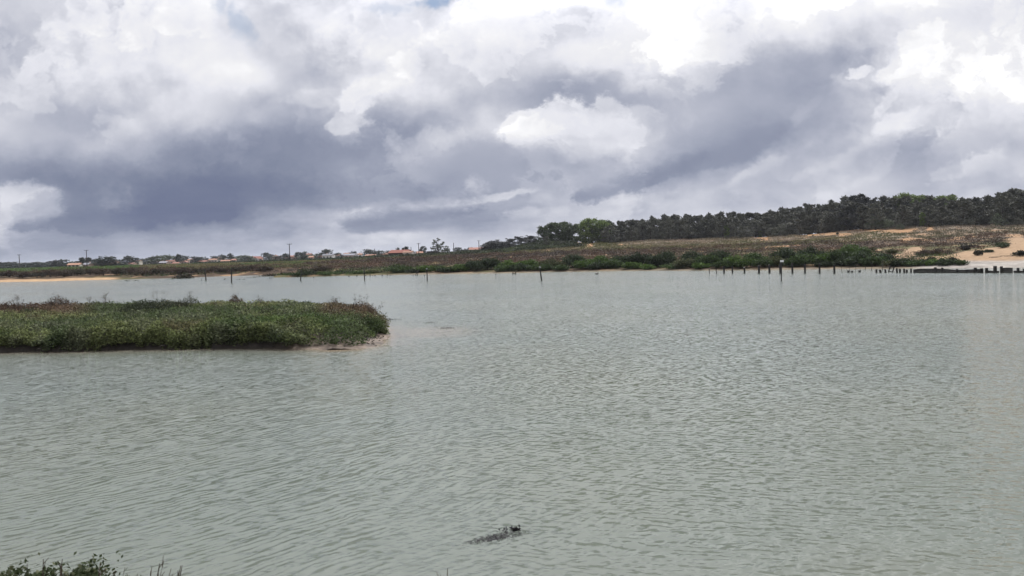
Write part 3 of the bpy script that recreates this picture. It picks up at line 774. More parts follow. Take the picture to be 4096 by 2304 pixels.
IS(1235, 31.6, 2.2, .9, .8, (.050, .085, .022), 1400, .09, 'bright green leafy clump on the islet front above the mud', 110, up=.7)
IS(100, 38.5, 2.2, 2.0, .95, (.045, .058, .028), 1100, .08, 'dark flat shrub among the green plants near the islet end cut by the frame', 111)
IS(1080, 34.0, 1.2, 1.2, .85, (.030, .030, .018), 600, .08, 'blackish dead clump in the hollow of the islet cover', 112)
for k, (px, d, h, w, n, lb) in enumerate([(418, 44, 1.3, .35, 9, 'pale twiggy dead stalks standing clear above the islet crest'), (358, 44, 1.1, .12, 4, 'single short dark stub of stalks on the islet crest, beside the pale twiggy stalks'),
        (228, 45, 1.4, .14, 6, 'short dark tuft standing up from the reddish brown shrub'), (65, 44.5, 1.3, .35, 9, 'pale bare twigs above the rusty brown shrub'), (763, 42.5, 1.55, .2, 4, 'tall dark forked stalks beside the small dark shrub'), (632, 42, 1.4, .25, 4, 'thin dead stalks rising out of the widest dark mound'),
        (1448, 35.8, 1.6, .5, 10, 'tall dead stalks sticking up from the brown dry shrub'), (1484, 34.8, 1.35, .45, 12, 'bushy dead stalks at the end of the islet crest'), (1345, 36.5, 1.3, .5, 8, 'low dead stalks on the crest before the brown dry shrub'), (870, 34.8, 1.15, .08, 2, 'single leaning dark stick amid the green islet plants')]):
    x, y, z = isl_top(px, d); stalks('dead_stalks', x, y, z, w, h, n, lb, seed=130 + k)
# roots and driftwood along the cut bank
s = MB()
for k, (px, py, ln) in enumerate([(175, 1392, .35), (200, 1388, .3), (250, 1382, .28), (150, 1398, .2), (640, 1386, .22), (1190, 1362, .5)]):
    p = ground_at(px, py, .16 if k < 5 else .3); q = MB()
    q.tube([p + np.array([0, -.05, 0]), p + np.array([ln * .5, -.12, .05]), p + np.array([ln, -.06, .02 + .04 * (k % 3)])], [.018, .016, .008], 5)
    tag(q.build('driftwood', M_wood2), ['pale bleached root lying against the dark islet bank, lowest of three', 'forked pale root against the dark islet bank, middle of three', 'thin pale root highest against the dark islet bank', 'stubby pale stick at the waterline of the islet bank', 'small pale stick at the foot of the dark bank, midway along the islet', 'long dark dead branch lying on the mud of the islet tip'][k], 'driftwood')

# ------------------------------------------------------------------ seaweed
def weed(name, c, rx, ry, n, label, hgt=.03, seed=1, ang=0.0):
    r = np.random.default_rng(seed)
    P = np.stack([r.normal(0, rx * .5, n), r.normal(0, ry * .5, n), r.uniform(-.03, hgt, n) if hgt > 0 else r.uniform(-.03, .003, n)], -1)
    ca, sa = math.cos(ang), math.sin(ang)
    P[:, :2] = np.stack([P[:, 0] * ca - P[:, 1] * sa, P[:, 0] * sa + P[:, 1] * ca], -1)
    V, Q = leaves(P, .05, .02, .0 if hgt < 0 else .12, r)
    if hgt < 0: V[:, 2] = np.clip(V[:, 2], -.03, .0035)
    me = mesh_np(name, V, Q, np.repeat(np.array([.026, .022, .026]) * (.6 + .8 * r.random((n, 1))), 4, 0))
    o = link(name, me, M_weed); o.location = (float(c[0]), float(c[1]), 0)
    return tag(o, label, 'seaweed')
weed('seaweed', ground_at(2062, 2120), .07, .035, 90, 'dark bladdery seaweed breaking the surface near the bottom of the picture', .022, 1, .35)
weed('seaweed', ground_at(2020, 2124), .05, .02, 36, 'small dark strand just beside the bladdery seaweed', .012, 2, .35)
weed('seaweed', ground_at(1972, 2148), .36, .08, 900, 'long dark submerged smear of seaweed trailing from the bladdery tuft', -.003, 3, .50)
weed('seaweed', ground_at(2000, 2152), .34, .07, 700, 'second dark submerged streak of seaweed, nearest the camera', -.003, 4, .40)
weed('seaweed', ground_at(1565, 1280), .55, .10, 200, 'floating dark weed strand touching the islet end', .06, 5)
weed('seaweed', ground_at(1720, 1291), .40, .12, 90, 'faint dark weed strand, the farther of two beyond the islet end', .015, 6)
weed('seaweed', ground_at(1790, 1313), .45, .16, 150, 'dark floating weed patch, the one lying farthest out from the islet end', .03, 7)

# ------------------------------------------------------------------ near bank plants at the camera's feet
def gz(x, y): return float(land_z(np.array([float(x)]), np.array([float(y)]))[0])
def near_bush(px0, px1, pytop, d, label, seed, n, h=.6):
    a, b_ = at(px0, pytop, d), at(px1, pytop, d)
    r = np.random.default_rng(seed)
    x0, x1 = a[0], b_[0]; xc = (x0 + x1) / 2; top = (a[2] + b_[2]) / 2
    root = empty('leafy_bush', (xc, d, gz(xc, d)))
    zz = gz(xc, d); hh = top - zz
    N = n
    X = r.uniform(-(x1 - x0) / 2, (x1 - x0) / 2, N); Y = r.normal(0, .16, N)
    prof = hh * (.80 + .30 * vnoise(X / .22 + 40, 0 * X, seed, 3)) * (1 - .5 * (np.abs(X) / ((x1 - x0) / 2)) ** 4)
    Z = prof * r.random(N) ** .4
    c = np.where(r.random((N, 1)) < .25, np.array([.115, .125, .065]), np.array([.045, .062, .024]))
    link('foliage', leaf_mesh('leafy_bush_foliage', np.stack([X, Y, Z], -1), .034, .018, c, .5, r, .35), M_leaf, root)
    s = MB()
    for k in range(14):
        bx = r.uniform(-.45, .45) * (x1 - x0); s.tube([(bx * .8, 0, -.05), (bx, r.normal(0, .06), hh * .6), (bx + r.normal(0, .05), r.normal(0, .08), hh * r.uniform(.85, 1.08))], [.005, .004, .002], 4)
    s.build('stems', M_bark, root)
    return tag(root, label, 'bush')
near_bush(-160, 200, 2312, 5.0, 'green small leaved bush in the bottom corner of the picture, reaching the frame edge', 201, 16000)
near_bush(150, 375, 2310, 4.9, 'green small leaved bush with bare twigs, second bush along the bottom edge', 202, 11000)
near_bush(430, 520, 2316, 5.0, 'tiny leafy tip peeping over the bottom edge between bare twigs', 203, 500)
def twig(px, py, d, spread, n, label, seed, hh=None):
    r = np.random.default_rng(seed)
    top = at(px, py, d); x, y = top[0], d; z = gz(x, y); h = top[2] - z
    root = MB()
    for k in range(n):
        dx = r.normal(0, spread); lean = r.normal(.25, .12) * spread * 3
        hk = h * (1.0 if k == 0 else r.uniform(.82, .99))
        p = [Vector((dx * .3, 0, -.05)), Vector((dx * .7, r.normal(0, .03), hk * .55)), Vector((dx + lean * .4, r.normal(0, .04), hk * .8)), Vector((dx + lean, r.normal(0, .05), hk))]
        root.tube(p, [.0065, .0055, .0045, .0022], 5)
        for j in range(2):
            q = p[2].lerp(p[3], r.uniform(0, .8)); root.tube([q, q + Vector((r.normal(.01, .02), r.normal(0, .02), r.uniform(.03, .08)))], [.0032, .0016], 4)
    o = root.build('bare_twigs', solid_dry); o.location = (float(x), float(y), z)
    return tag(o, label, 'twigs')
twig(165, 2244, 5.0, .01, 1, 'single thin twig above the corner bush', 211)
twig(232, 2250, 4.9, .03, 2, 'thin bent twig between the two green bushes', 212)
twig(382, 2280, 4.9, .03, 4, 'hooked dark twigs at the end of the second bush', 213)
twig(443, 2280, 5.0, .012, 1, 'lone upright twig between the hooked twigs and the leafy tip', 214)
twig(512, 2280, 5.0, .02, 2, 'pair of bare twigs rising beside the tiny leafy tip', 215)
twig(590, 2262, 5.0, .04, 4, 'tall forked bare twigs, first of the two tall clusters', 216)
twig(652, 2260, 5.0, .05, 6, 'densest bare twig cluster, farthest along the bottom edge from the bushes', 217)
twig(1758, 2276, 5.2, .035, 4, 'few thin bare twigs at the bottom edge near the middle of the picture', 218)
# ------------------------------------------------------------------ posts and poles in the water
M_sleeve = solid('weathered_sleeve', (.42, .42, .43), (.3, .3, .3), 6, .6)
def taper_post(px, py_b, py_t, w_px, name, label, cat, group, square=True, px_t=None, mat=None, cap=None, z0=0.0, rnd=0):
    base = ground_at(px, py_b, z0); d = base[1]
    top = at(px if px_t is None else px_t, py_t, d)
    h = top[2] - z0; r = w_px / F * d * .5; lx = top[0] - base[0]
    rr = np.random.default_rng(int(px) + 7)
    root = MB()
    if square:
        j = [rr.normal(0, .06) for _ in range(8)]
        a0, a1 = r, r * (.9 + .1 * rr.random())
        v = []
        for (zz, q, ox) in ((-.7, a0, -lx * .7 / max(h, .3)), (0, a0, 0), (h * .55, a0 * .97, lx * .55), (h, a1, lx)):
            for i, (sx_, sy_) in enumerate(((-1, -1), (1, -1), (1, 1), (-1, 1))):
                v.append((ox + sx_ * q * (1 + j[i] * .6), sy_ * q * (1 + j[i + 4] * .6), zz + (rr.normal(0, .03) if zz == h else 0)))
        f = [(0, 3, 2, 1), (12, 13, 14, 15)]
        for k in range(3):
            for i in range(4): f.append((k * 4 + i, k * 4 + (i + 1) % 4, k * 4 + 4 + (i + 1) % 4, k * 4 + 4 + i))
        root.add(v, f)
    else:
        root.tube([(-lx * .4, 0, -.7), (0, 0, 0), (lx * .5 + rr.normal(0, .01), 0, h * .5), (lx, 0, h)], [r, r, r * .85, r * .7], 7)
    if cap is None:
        o = root.build(name, mat or M_wood); o.location = tuple(float(q) for q in base)
        return tag(o, label, cat, group)
    e = empty(name, base); root.build('pole', mat or M_wood, e)
    c = MB()
    if cap == 'sign':
        c.box(lx - .17, lx + .17, -r - .035, -r - .012, h - .22, h - .04)
        c.build('plate', M_white, e)
    elif cap == 'sleeve':
        c.tube([(lx * .93, 0, h * .92), (lx, 0, h + .01)], [r * 1.15, r * 1.15], 8); c.build('pale_sleeve', M_sleeve, e)
    elif cap == 'fork':
        c.tube([(lx, 0, h * .9), (lx + .10, 0, h + .02)], [r * .5, r * .4], 5); c.build('cleat', M_wood, e)
    return tag(e, label, cat, group)
G1 = 'thin marker poles standing in open water'
taper_post(824.5, 1122, 1073, 4.8, 'marker_pole', 'thin leaning marker pole among low stumps, outermost of the line towards the sandy bank', 'marker pole', G1, False, 818)
taper_post(926, 1131, 1073, 5.6, 'marker_pole', 'thin upright marker pole with a small fork on top, nearest the spit end', 'marker pole', G1, False, 926, None, 'fork')
taper_post(1202, 1123, 1081, 5.6, 'marker_pole', 'thin crooked marker pole in front of the green spit', 'marker pole', G1, False, 1206.5)
taper_post(1459, 1121, 1075, 4.8, 'marker_pole', 'thin leaning marker pole beside the row of short stumps', 'marker pole', G1, False, 1455.5)
taper_post(1709, 1123, 1073, 4.8, 'marker_pole', 'thin marker pole with a pale top, beside the two crossed leaning stakes', 'marker pole', G1, False, 1707, None, 'sleeve')
taper_post(2167, 1123, 1067, 6.4, 'marker_pole', 'bent marker pole with a white top in front of the dark bushes', 'marker pole', G1, False, 2159, None, 'sleeve')
taper_post(3125.5, 1124, 1039, 4.8, 'marker_pole', 'tallest marker pole carrying a small white plate, in front of the square post row', 'marker pole', G1, False, 3126.5, None, 'sign')
ORD = ['first', 'second', 'third', 'fourth', 'fifth', 'sixth', 'seventh', 'eighth', 'ninth', 'tenth', 'eleventh', 'twelfth', 'thirteenth', 'fourteenth', 'fifteenth', 'sixteenth', 'seventeenth', 'eighteenth', 'nineteenth', 'twentieth']
def nth(k): return ORD[k] if k < 20 else ('twenty-' + ORD[k - 20] if k < 29 else ('thirty-' + ORD[k - 30] if k > 29 else 'thirtieth'))
G2 = 'square timber posts standing in a row in the water'
row = [(322, 1010, 9), (425, 1010, 9), (538, 980, 21), (662, 985, 18), (840, 992, 19), (1053, 966, 24), (1208, 955, 24), (1364, 925, 20), (1545, 925, 22), (1730, 940, 20), (1945, 938, 20), (2163, 960, 22)]
rl = ['thinnest dark post at the open end of the post row', 'second thin dark post from the open end of the post row', 'first thick square post from the open end of the post row', 'short thick post between two wider gaps, fourth of the post row', 'lone thick post, fifth of the post row',
      'sixth post of the post row, broad with a chipped top', 'last thick post before the pole with the white plate', 'tall post hidden partly behind the pole with the white plate', 'first thick post past the pole with the white plate', 'second thick post past the pole with the white plate', 'third thick post past the pole with the white plate', 'fourth thick post past the white plate pole, last before the thin stakes']
for k, (cx_, cy_, w_) in enumerate(row):
    taper_post(2750 + cx_ * .2717, 800 + 1083 * .2717, 800 + cy_ * .2717, w_ * .2717 + .3, 'timber_post', rl[k], 'post', G2, True, 2750 + cx_ * .2717 - .9)
G3 = 'thin stakes between the square posts'
for px, pb, pt, pxt, lb in [(3368.5, 1091, 1068, 3365.5, 'thin leaning stake just past the last thick post'), (3397, 1087, 1069, 3399, 'second thin stake, standing behind two short stumps'), (3423, 1087, 1061, 3424, 'tall thin stake behind the short stumps'), (3461, 1080, 1063, 3462, 'thin stake with a bent rail, left of a pair of thin stakes'),
        (3486, 1082, 1055, 3489, 'thin stake, highest of the pair by the bent rail'), (3529, 1083, 1041, 3532, 'tallest thin stake with a pale flower head on top')]:
    taper_post(px, pb, pt, 2.6, 'stake', lb, 'stake', G3, False, pxt, M_wood2)
G4 = 'short stumps near the timber wall'
st = [(3392.5, 1090, 1083, 7), (3408, 1090, 1084, 8), (3438, 1090, 1081, 7), (3409, 1090, 1084, 6), (3439.5, 1091, 1081, 6)]
for (px, pb, pt, w_), lb in zip(st[:3], ['short stump under the second thin stake', 'squat stump between the second and tall thin stakes', 'short stump right of the tall thin stake']):
    taper_post(px, pb, pt, w_, 'timber_stump', lb, 'stump', G4)
for px, pt, pxt, w_, lb in [(3506, 1078, 3505.5, 5.5, 'short upright stump, first after the pair of thin stakes'), (3522.5, 1079, 3519, 6.5, 'squat leaning stump, next to the tallest thin stake'), (3542, 1077, 3541, 5.5, 'short stump before the leaning ladder frame'),
        (3588, 1074, 3586.5, 5, 'first upright post past the leaning ladder frame'), (3600, 1076, 3599.5, 5.5, 'second upright post past the leaning ladder frame'), (3617, 1075, 3616.5, 5.5, 'taller of the two posts tied by a low rail'), (3627, 1079, 3627, 5.5, 'shorter of the two posts tied by a low rail'), (3644, 1074, 3644, 5, 'last single post before the dark timber wall')]:
    taper_post(px, 1091.5, pt, w_, 'timber_stump', lb, 'stump', G4, True, pxt)
# leaning frame with two rungs
def frame(pts, rungs, label, name='ladder_frame', w=5.0, cat='timber frame'):
    e = None
    for k, (px0, py0, px1, py1) in enumerate(pts):
        b0 = ground_at(px0, py0); d = b0[1]; t0 = at(px1, py1, d)
        if e is None: e = empty(name, b0); o0 = b0
        q = MB(); r = w / F * d * .5; a_, c_ = b0 - o0, t0 - o0; q.tube([a_ + (a_ - c_) * .4, a_, c_], [r, r, r * .9], 6); q.build('leaning_post', M_wood, e)
    for (px0, py0, px1, py1) in rungs:
        p0, p1 = at(px0, py0, o0[1] - .06), at(px1, py1, o0[1] - .06); r = w * .7 / F * o0[1] * .5
        q = MB(); q.tube([p0 - o0, p1 - o0], [r, r], 6); q.build('rail', M_wood, e)
    return tag(e, label, cat)
frame([(3554, 1089, 3561, 1066), (3570, 1089, 3578, 1065)], [(3556, 1073, 3578, 1071), (3555, 1085, 3571, 1087)], 'dark ladder like frame of two leaning posts and two rails before the timber wall')
frame([(2051, 1099, 2052, 1088), (2061, 1099, 2062, 1088)], [(2049, 1094.5, 2064, 1094)], 'small upright frame of two posts and a rail in front of the overhanging bushes', w=3.6)
frame([(1663, 1102, 1668, 1082), (1669, 1102, 1676, 1076)], [(1666, 1092, 1673, 1090)], 'two parallel leaning stakes by the sandy waterline, tied by a rail', w=3.4)
# timber retaining wall
def wall_run(px0, px1, tops, pb, label, posts, name='timber_wall', cat='timber wall'):
    b0, b1 = ground_at(px0, pb), ground_at(px1, pb)
    e = empty(name, b0); n = len(tops); V = []; q = MB()
    for k, pt in enumerate(tops):
        f = k / (n - 1); px = px0 + (px1 - px0) * f; p = ground_at(px, pb); t = at(px, pt, p[1]); V.append((p - b0, t[2]))
    th = .10
    for k in range(n - 1):
        (p, zt), (p2, zt2) = V[k], V[k + 1]
        rows_ = max(1, int(round(max(zt, zt2) / .17)))
        for i in range(rows_):
            za, zb_ = i / rows_, (i + 1) / rows_
            g_ = .008
            q.add([(p[0], p[1] - th + .012 * (i % 2), zt * za + g_), (p2[0] - .01, p2[1] - th + .012 * (i % 2), zt2 * za + g_), (p2[0] - .01, p2[1], zt2 * za + g_), (p[0], p[1], zt * za + g_),
                   (p[0], p[1] - th + .012 * (i % 2), zt * zb_), (p2[0] - .01, p2[1] - th + .012 * (i % 2), zt2 * zb_), (p2[0] - .01, p2[1], zt2 * zb_), (p[0], p[1], zt * zb_)],
                  [(0, 3, 2, 1), (4, 5, 6, 7), (0, 1, 5, 4), (2, 3, 7, 6), (1, 2, 6, 5), (3, 0, 4, 7)])
        q.add([(p[0], p[1] - th, -.8), (p2[0], p2[1] - th, -.8), (p2[0], p2[1] - th, .004), (p[0], p[1] - th, .004)], [(0, 1, 2, 3)])
    q.build('plank_face', M_wood, e)
    for px, pt, w_ in posts:
        p = ground_at(px, pb); t = at(px, pt, p[1]); r = w_ / F * p[1] * .5; c = MB(); o = p - b0
        c.box(o[0] - r, o[0] + r, o[1] - th - 2.2 * r, o[1] - th - .012, -.8, t[2]); c.build('post', M_wood, e)
    return tag(e, label, cat)
wall_run(3653, 3932, [1078, 1075, 1074.5, 1074, 1074.5, 1076, 1078, 1079.5, 1079, 1077.5, 1076.5, 1075.5], 1091.5, 'long dark plank retaining wall at the water edge below the sandy beach', [(3737, 1069, 7), (3765, 1070, 6), (3824, 1076, 6), (3862, 1078, 5), (3896, 1070.5, 8), (3922, 1073, 7)])
wall_run(3945, 3995, [1082, 1083, 1084], 1091.5, 'low dark rail between two tall posts beyond the long plank wall', [(3941, 1071.5, 8), (3974.5, 1064, 9)], 'timber_rail', 'timber rail')
wall_run(4006, 4049, [1071.5, 1071, 1070.5, 1072], 1091.5, 'short dark plank panel beside the tall post, second piece of wall', [(4000.5, 1065, 7)])
wall_run(4054, 4140, [1083, 1083, 1082, 1082], 1091.5, 'last piece of dark rail with two short posts at the picture edge', [(4067, 1071, 7), (4092, 1074, 8)], 'timber_rail', 'timber rail')
# scattered stumps in the open water
small = [(807, 1122, 1119, 3), (821, 1121, 1118, 2.6), (949, 1119.5, 1116.5, 3), (959, 1119, 1116, 3.4), (973, 1119, 1116, 3), (979, 1119, 1116, 2.6), (1078, 1114, 1110, 2.4), (1085, 1114, 1109, 2.6), (1254, 1111, 1108, 3.6), (1396, 1107, 1103, 4), (1428, 1105.5, 1101, 4), (1463.5, 1105, 1100.5, 3),
         (1480.5, 1106, 1098, 3), (1491, 1104, 1101, 2.6), (1500, 1104, 1100, 4.2), (1529, 1103, 1099, 4), (1549, 1103, 1097, 3.4), (1560, 1103, 1100.5, 4), (1648, 1103, 1101, 2.5), (1653.5, 1103, 1100.5, 2.5), (1698, 1104, 1100, 3), (1983, 1099, 1096, 4.5)]
sl = ['tiny dark stump just before the leaning marker pole by the sand', 'tiny stump touching the foot of the leaning marker pole', 'first of four tiny stumps past the forked marker pole', 'second of four tiny stumps past the forked marker pole', 'third of four tiny stumps past the forked marker pole', 'last of four tiny stumps past the forked marker pole', 'short stub of a pair at the tip of the green spit', 'taller stub of the pair at the tip of the green spit', 'lone low stump past the crooked marker pole', 'dark stump, first of the stump row along the spit shore', 'dark stump, second of the stump row along the spit shore', 'stump right behind the leaning marker pole',
      'tall thin stump past the leaning marker pole', 'tiny stub before the broad stump', 'broad dark stump midway between pole and green mound', 'dark stump in front of the green mound start', 'tallest short post in front of the rounded green mound', 'low wide stump beside the tallest short post', 'tiny stub before the tied leaning stakes', 'second tiny stub before the tied leaning stakes', 'small stub at the foot of the pale topped marker pole', 'lone dark stump off the sandy waterline before the small frame']
for (px, pb, pt, w_), lb in zip(small, sl):
    taper_post(px, pb, pt, w_, 'mooring_stump', lb, 'stump', 'small stumps in the open water', True)
c = MB(); p = ground_at(895, 1118); q2 = ground_at(902, 1116.5, .12); c.tube([p, (p + q2) / 2 + np.array([0, 0, .05]), q2 + np.array([0, 0, .1])], [.07, .08, .05], 6)
tag(c.build('floating_log', M_wood), 'dark log floating between the two thin marker poles', 'log')
def duck(px, py, label):
    p = ground_at(px, py); r = MB()
    me = bpy.data.meshes.new('duck'); bm = bmesh.new()
    bmesh.ops.create_uvsphere(bm, u_segments=14, v_segments=9, radius=1.0)
    for v_ in bm.verts:
        x_, y_, z_ = v_.co; v_.co = (x_ * .24 * (1 - .15 * x_), y_ * .12, z_ * .10 + .05 + .05 * max(0, -x_) ** 2)
    h_ = bmesh.ops.create_uvsphere(bm, u_segments=10, v_segments=7, radius=.065)['verts']
    for v_ in h_: v_.co += Vector((.22, 0, .17)); 
    n_ = bmesh.ops.create_cone(bm, segments=8, radius1=.055, radius2=.04, depth=.14, cap_ends=True)['verts']
    for v_ in n_: v_.co += Vector((.19, 0, .12))
    k_ = bmesh.ops.create_cone(bm, segments=6, radius1=.022, radius2=.012, depth=.07, cap_ends=True)['verts']
    for v_ in k_: v_.co = Vector((v_.co.z + .30, v_.co.y, v_.co.x + .165))
    bm.to_mesh(me); bm.free(); o = link('duck', me, M_wood); o.location = tuple(float(q) for q in p); return tag(o, label, 'water bird')
duck(2387, 1097, 'small dark water bird afloat alone in front of the dark bushes')

# ------------------------------------------------------------------ shore shrubs
SH = []
r_ = np.random.default_rng(77)
def shore_y(px):
    dd_ = np.arange(80, 190, .4); xx = (px - W / 2) / F * dd_
    return float(dd_[np.argmax(land_z(xx, dd_, False) > .16)])
def shore_shrub(px, d, wpx, h, color, label, seed, dep=None, n=None, leaf=.34):
    p = at(px, 1050.0, d); x, y = float(p[0]), float(p[1]); z = gz(x, y) - .05
    w = wpx / F * y
    return shrub('bank_shrub', x, y, z, w, dep or w * .7, h, color, n or int(np.clip(260 * w * h, 350, 2600)), leaf, label, 'shrub', 'green shrubs along the far waterline', seed, .4, 5, .45, 11)
DG, MG, BG, OG = (.032, .046, .022), (.048, .074, .026), (.072, .118, .030), (.070, .078, .036)
cn = {0: 'dark green', 1: 'mid green', 2: 'bright green', 3: 'olive'}
cc_ = [DG, MG, BG, OG]
# front rank: px, metres behind the waterline, width px, height m, colour
rank = [(1180, 3, 70, .5, 1), (1240, 4, 90, .6, 0), (1310, 4, 80, .55, 1), (1370, 5, 80, .55, 0), (1440, 4, 80, .5, 1), (1500, 6, 60, .55, 3), (1578, 6, 112, 1.55, 1), (1660, 4, 60, .7, 0), (1697, 6, 74, 1.15, 2), (1752, 5, 66, 1.05, 1), (1802, 4, 70, 1.0, 0), (1850, 5, 84, 1.25, 2),
        (1905, 6, 90, 2.0, 0), (1960, 8, 80, 2.2, 0), (2012, 4, 60, 1.2, 1), (2030, 8, 60, 1.6, 2), (2075, 4, 70, 1.3, 0), (2105, 7, 80, 1.75, 2), (2160, 4, 70, 1.35, 1), (2195, 6, 84, 1.8, 3), (2240, 3, 60, .9, 1), (2290, 8, 84, 2.4, 0), (2345, 5, 84, 1.75, 2), (2395, 4, 74, 1.35, 0), (2400, 8, 80, 1.95, 2), (2450, 5, 76, 1.5, 1), (2480, 8, 80, 2.0, 0),
        (2520, 4, 80, 1.2, 2), (2560, 8, 90, 2.5, 0), (2590, 3, 60, .9, 2), (2625, 6, 84, 2.1, 0), (2680, 9, 96, 2.5, 0), (2690, 3, 64, 1.0, 1), (2740, 5, 76, 1.7, 3), (2770, 9, 84, 2.5, 0), (2800, 3, 60, .95, 2), (2830, 6, 80, 1.9, 1), (2880, 9, 90, 2.4, 0), (2895, 4, 70, 1.2, 1), (2940, 5, 80, 1.7, 2), (2990, 4, 74, 1.4, 2), (3020, 8, 84, 1.9, 1), (3060, 4, 74, 1.3, 1),
        (3110, 5, 74, 1.6, 3), (3150, 9, 110, 2.7, 0), (3170, 4, 66, 1.2, 1), (3220, 5, 80, 1.9, 1), (3240, 9, 90, 2.5, 0), (3285, 5, 84, 1.9, 2), (3300, 3, 60, 1.0, 0), (3350, 6, 96, 2.5, 1), (3385, 4, 70, 1.4, 0), (3400, 10, 100, 2.7, 2), (3445, 5, 84, 1.9, 0), (3460, 9, 80, 2.2, 1), (3500, 4, 80, 1.5, 1), (3530, 7, 76, 1.7, 0), (3570, 3.5, 60, 1.0, 3), (3610, 4, 70, .95, 0), (3660, 3.5, 70, .8, 1), (3700, 4, 60, .85, 0), (3740, 4, 66, .8, 2), (3790, 4, 70, .95, 0), (3840, 4, 46, .75, 1)]
hw = lambda h: 'low' if h < .9 else ('middling' if h < 1.7 else 'tall')
used = {}
LMK = [(1100, 'on the spit past the crooked marker pole'), (1410, 'above the stump row'), (1520, 'about the rounded green mound'), (1690, 'behind the pale topped marker pole'), (1880, 'behind the small frame in the water'), (2110, 'about the bent marker pole'), (2250, 'past the bent marker pole, before the open bank'), (2500, 'behind the swimming bird'), (2700, 'on the bank before the post row'), (2830, 'behind the open end of the post row'), (3020, 'just before the white plate pole'), (3130, 'behind the white plate pole'), (3250, 'behind the last thick posts'), (3380, 'behind the thin stakes'), (3540, 'behind the ladder frame'), (3640, 'behind the long plank wall')]
def lmk(px):
    s = LMK[0][1]
    for a, t in LMK:
        if px >= a: s = t
    return s
for k, (px, bk, wpx, h, ci_) in enumerate(rank):
    key = (hw(h), cn[ci_], lmk(px)); used[key] = used.get(key, 0) + 1
    nsame = sum(1 for q in rank if (hw(q[3]), cn[q[4]], lmk(q[0])) == key)
    lb = f'{key[0]} {key[1]} shrub {key[2]}' if nsame == 1 else f'{nth(used[key] - 1)} {key[0]} {key[1]} shrub {key[2]}'
    lb = lb.replace('middling', 'medium')
    if px == 1578: lb = 'round green mound shaped shrub at the waterline, alone above the stumps'
    shore_shrub(px, shore_y(px) + .3 + (bk - 3) * .9, wpx * 1.25, h * 1.05, cc_[ci_], lb, 300 + k)
# dark overhanging bushes along the creek and the left bank
for k, (px, py, wpx, h, cl, lb) in enumerate([(1085, 1094, 100, 1.9, (.045, .035, .022), 'big brown overhanging bush at the creek mouth'), (1150, 1092, 70, 1.5, (.05, .04, .026), 'brown rounded bush beside the big creek mouth bush'), (1010, 1099, 90, 1.5, (.030, .030, .018), 'dark bush on the creek bank before the brown overhanging one'), (930, 1102, 90, 1.4, (.026, .028, .017), 'long dark bush behind the forked marker pole'),
        (860, 1104, 70, 1.1, (.03, .042, .018), 'low dark green bush behind the leaning pole'), (735, 1103, 80, 2.0, (.028, .03, .018), 'tall dark bush at the end of the left bank'), (680, 1106, 80, 1.2, (.035, .055, .02), 'green low bush on the left bank waterline'), (600, 1109, 100, 1.2, (.035, .055, .02), 'long green low bush on the left bank, past the sand'), (520, 1112, 90, 1.5, (.03, .032, .02), 'dark bush where the yellow sand ends'),
        (1225, 1088, 90, 1.2, (.05, .055, .028), 'olive bush behind the spit'), (1300, 1086, 90, 1.2, (.05, .04, .028), 'brown bush behind the spit, near its landward end')]):
    p = ground_at(px, py, .55); x, y = float(p[0]), float(p[1]); z = gz(x, y) - .05
    shrub('bank_shrub', x, y, z, wpx / F * y, 2.6, h, cl, 900, .38, lb, 'shrub', 'dark bushes along the creek and left bank', 400 + k, .4, 5, .4, 10)
LB = [(-70, 1.6), (-20, 1.8), (40, 1.9), (95, 2.0), (150, 1.7), (205, 2.1), (258, 1.8), (310, 2.0), (362, 1.7), (415, 2.0), (470, 1.8), (522, 2.0), (575, 1.6), (628, 1.8), (684, 1.7), (738, 2.1), (795, 1.5), (850, 1.6), (905, 1.5), (960, 1.7), (1015, 1.6), (1062, 1.5)]
lsec = lambda px: 'over the yellow sand strip' if px < 440 else ('between the sand and the leaning marker pole' if px < 790 else 'behind the pair of thin marker poles')
lct = {}
for k, (px, h) in enumerate(LB):
    key = lsec(px); lct[key] = lct.get(key, 0) + 1
    y = shore_y(px) + (8.5 if px < 450 else 5.5) + 2.5 * (k % 3); x = (px - W / 2) / F * y
    shrub('bank_shrub', x, y, gz(x, y) - .05, 74 / F * y, 3.2, h * .92, [(.048, .036, .027), (.038, .034, .024), (.056, .040, .030)][k % 3], 1100, .3, f'{nth(lct[key] - 1)} dark brown bank shrub {key}', 'shrub', 'dark brown shrubs along the left bank', 700 + k, .5, 6, .35, 11)
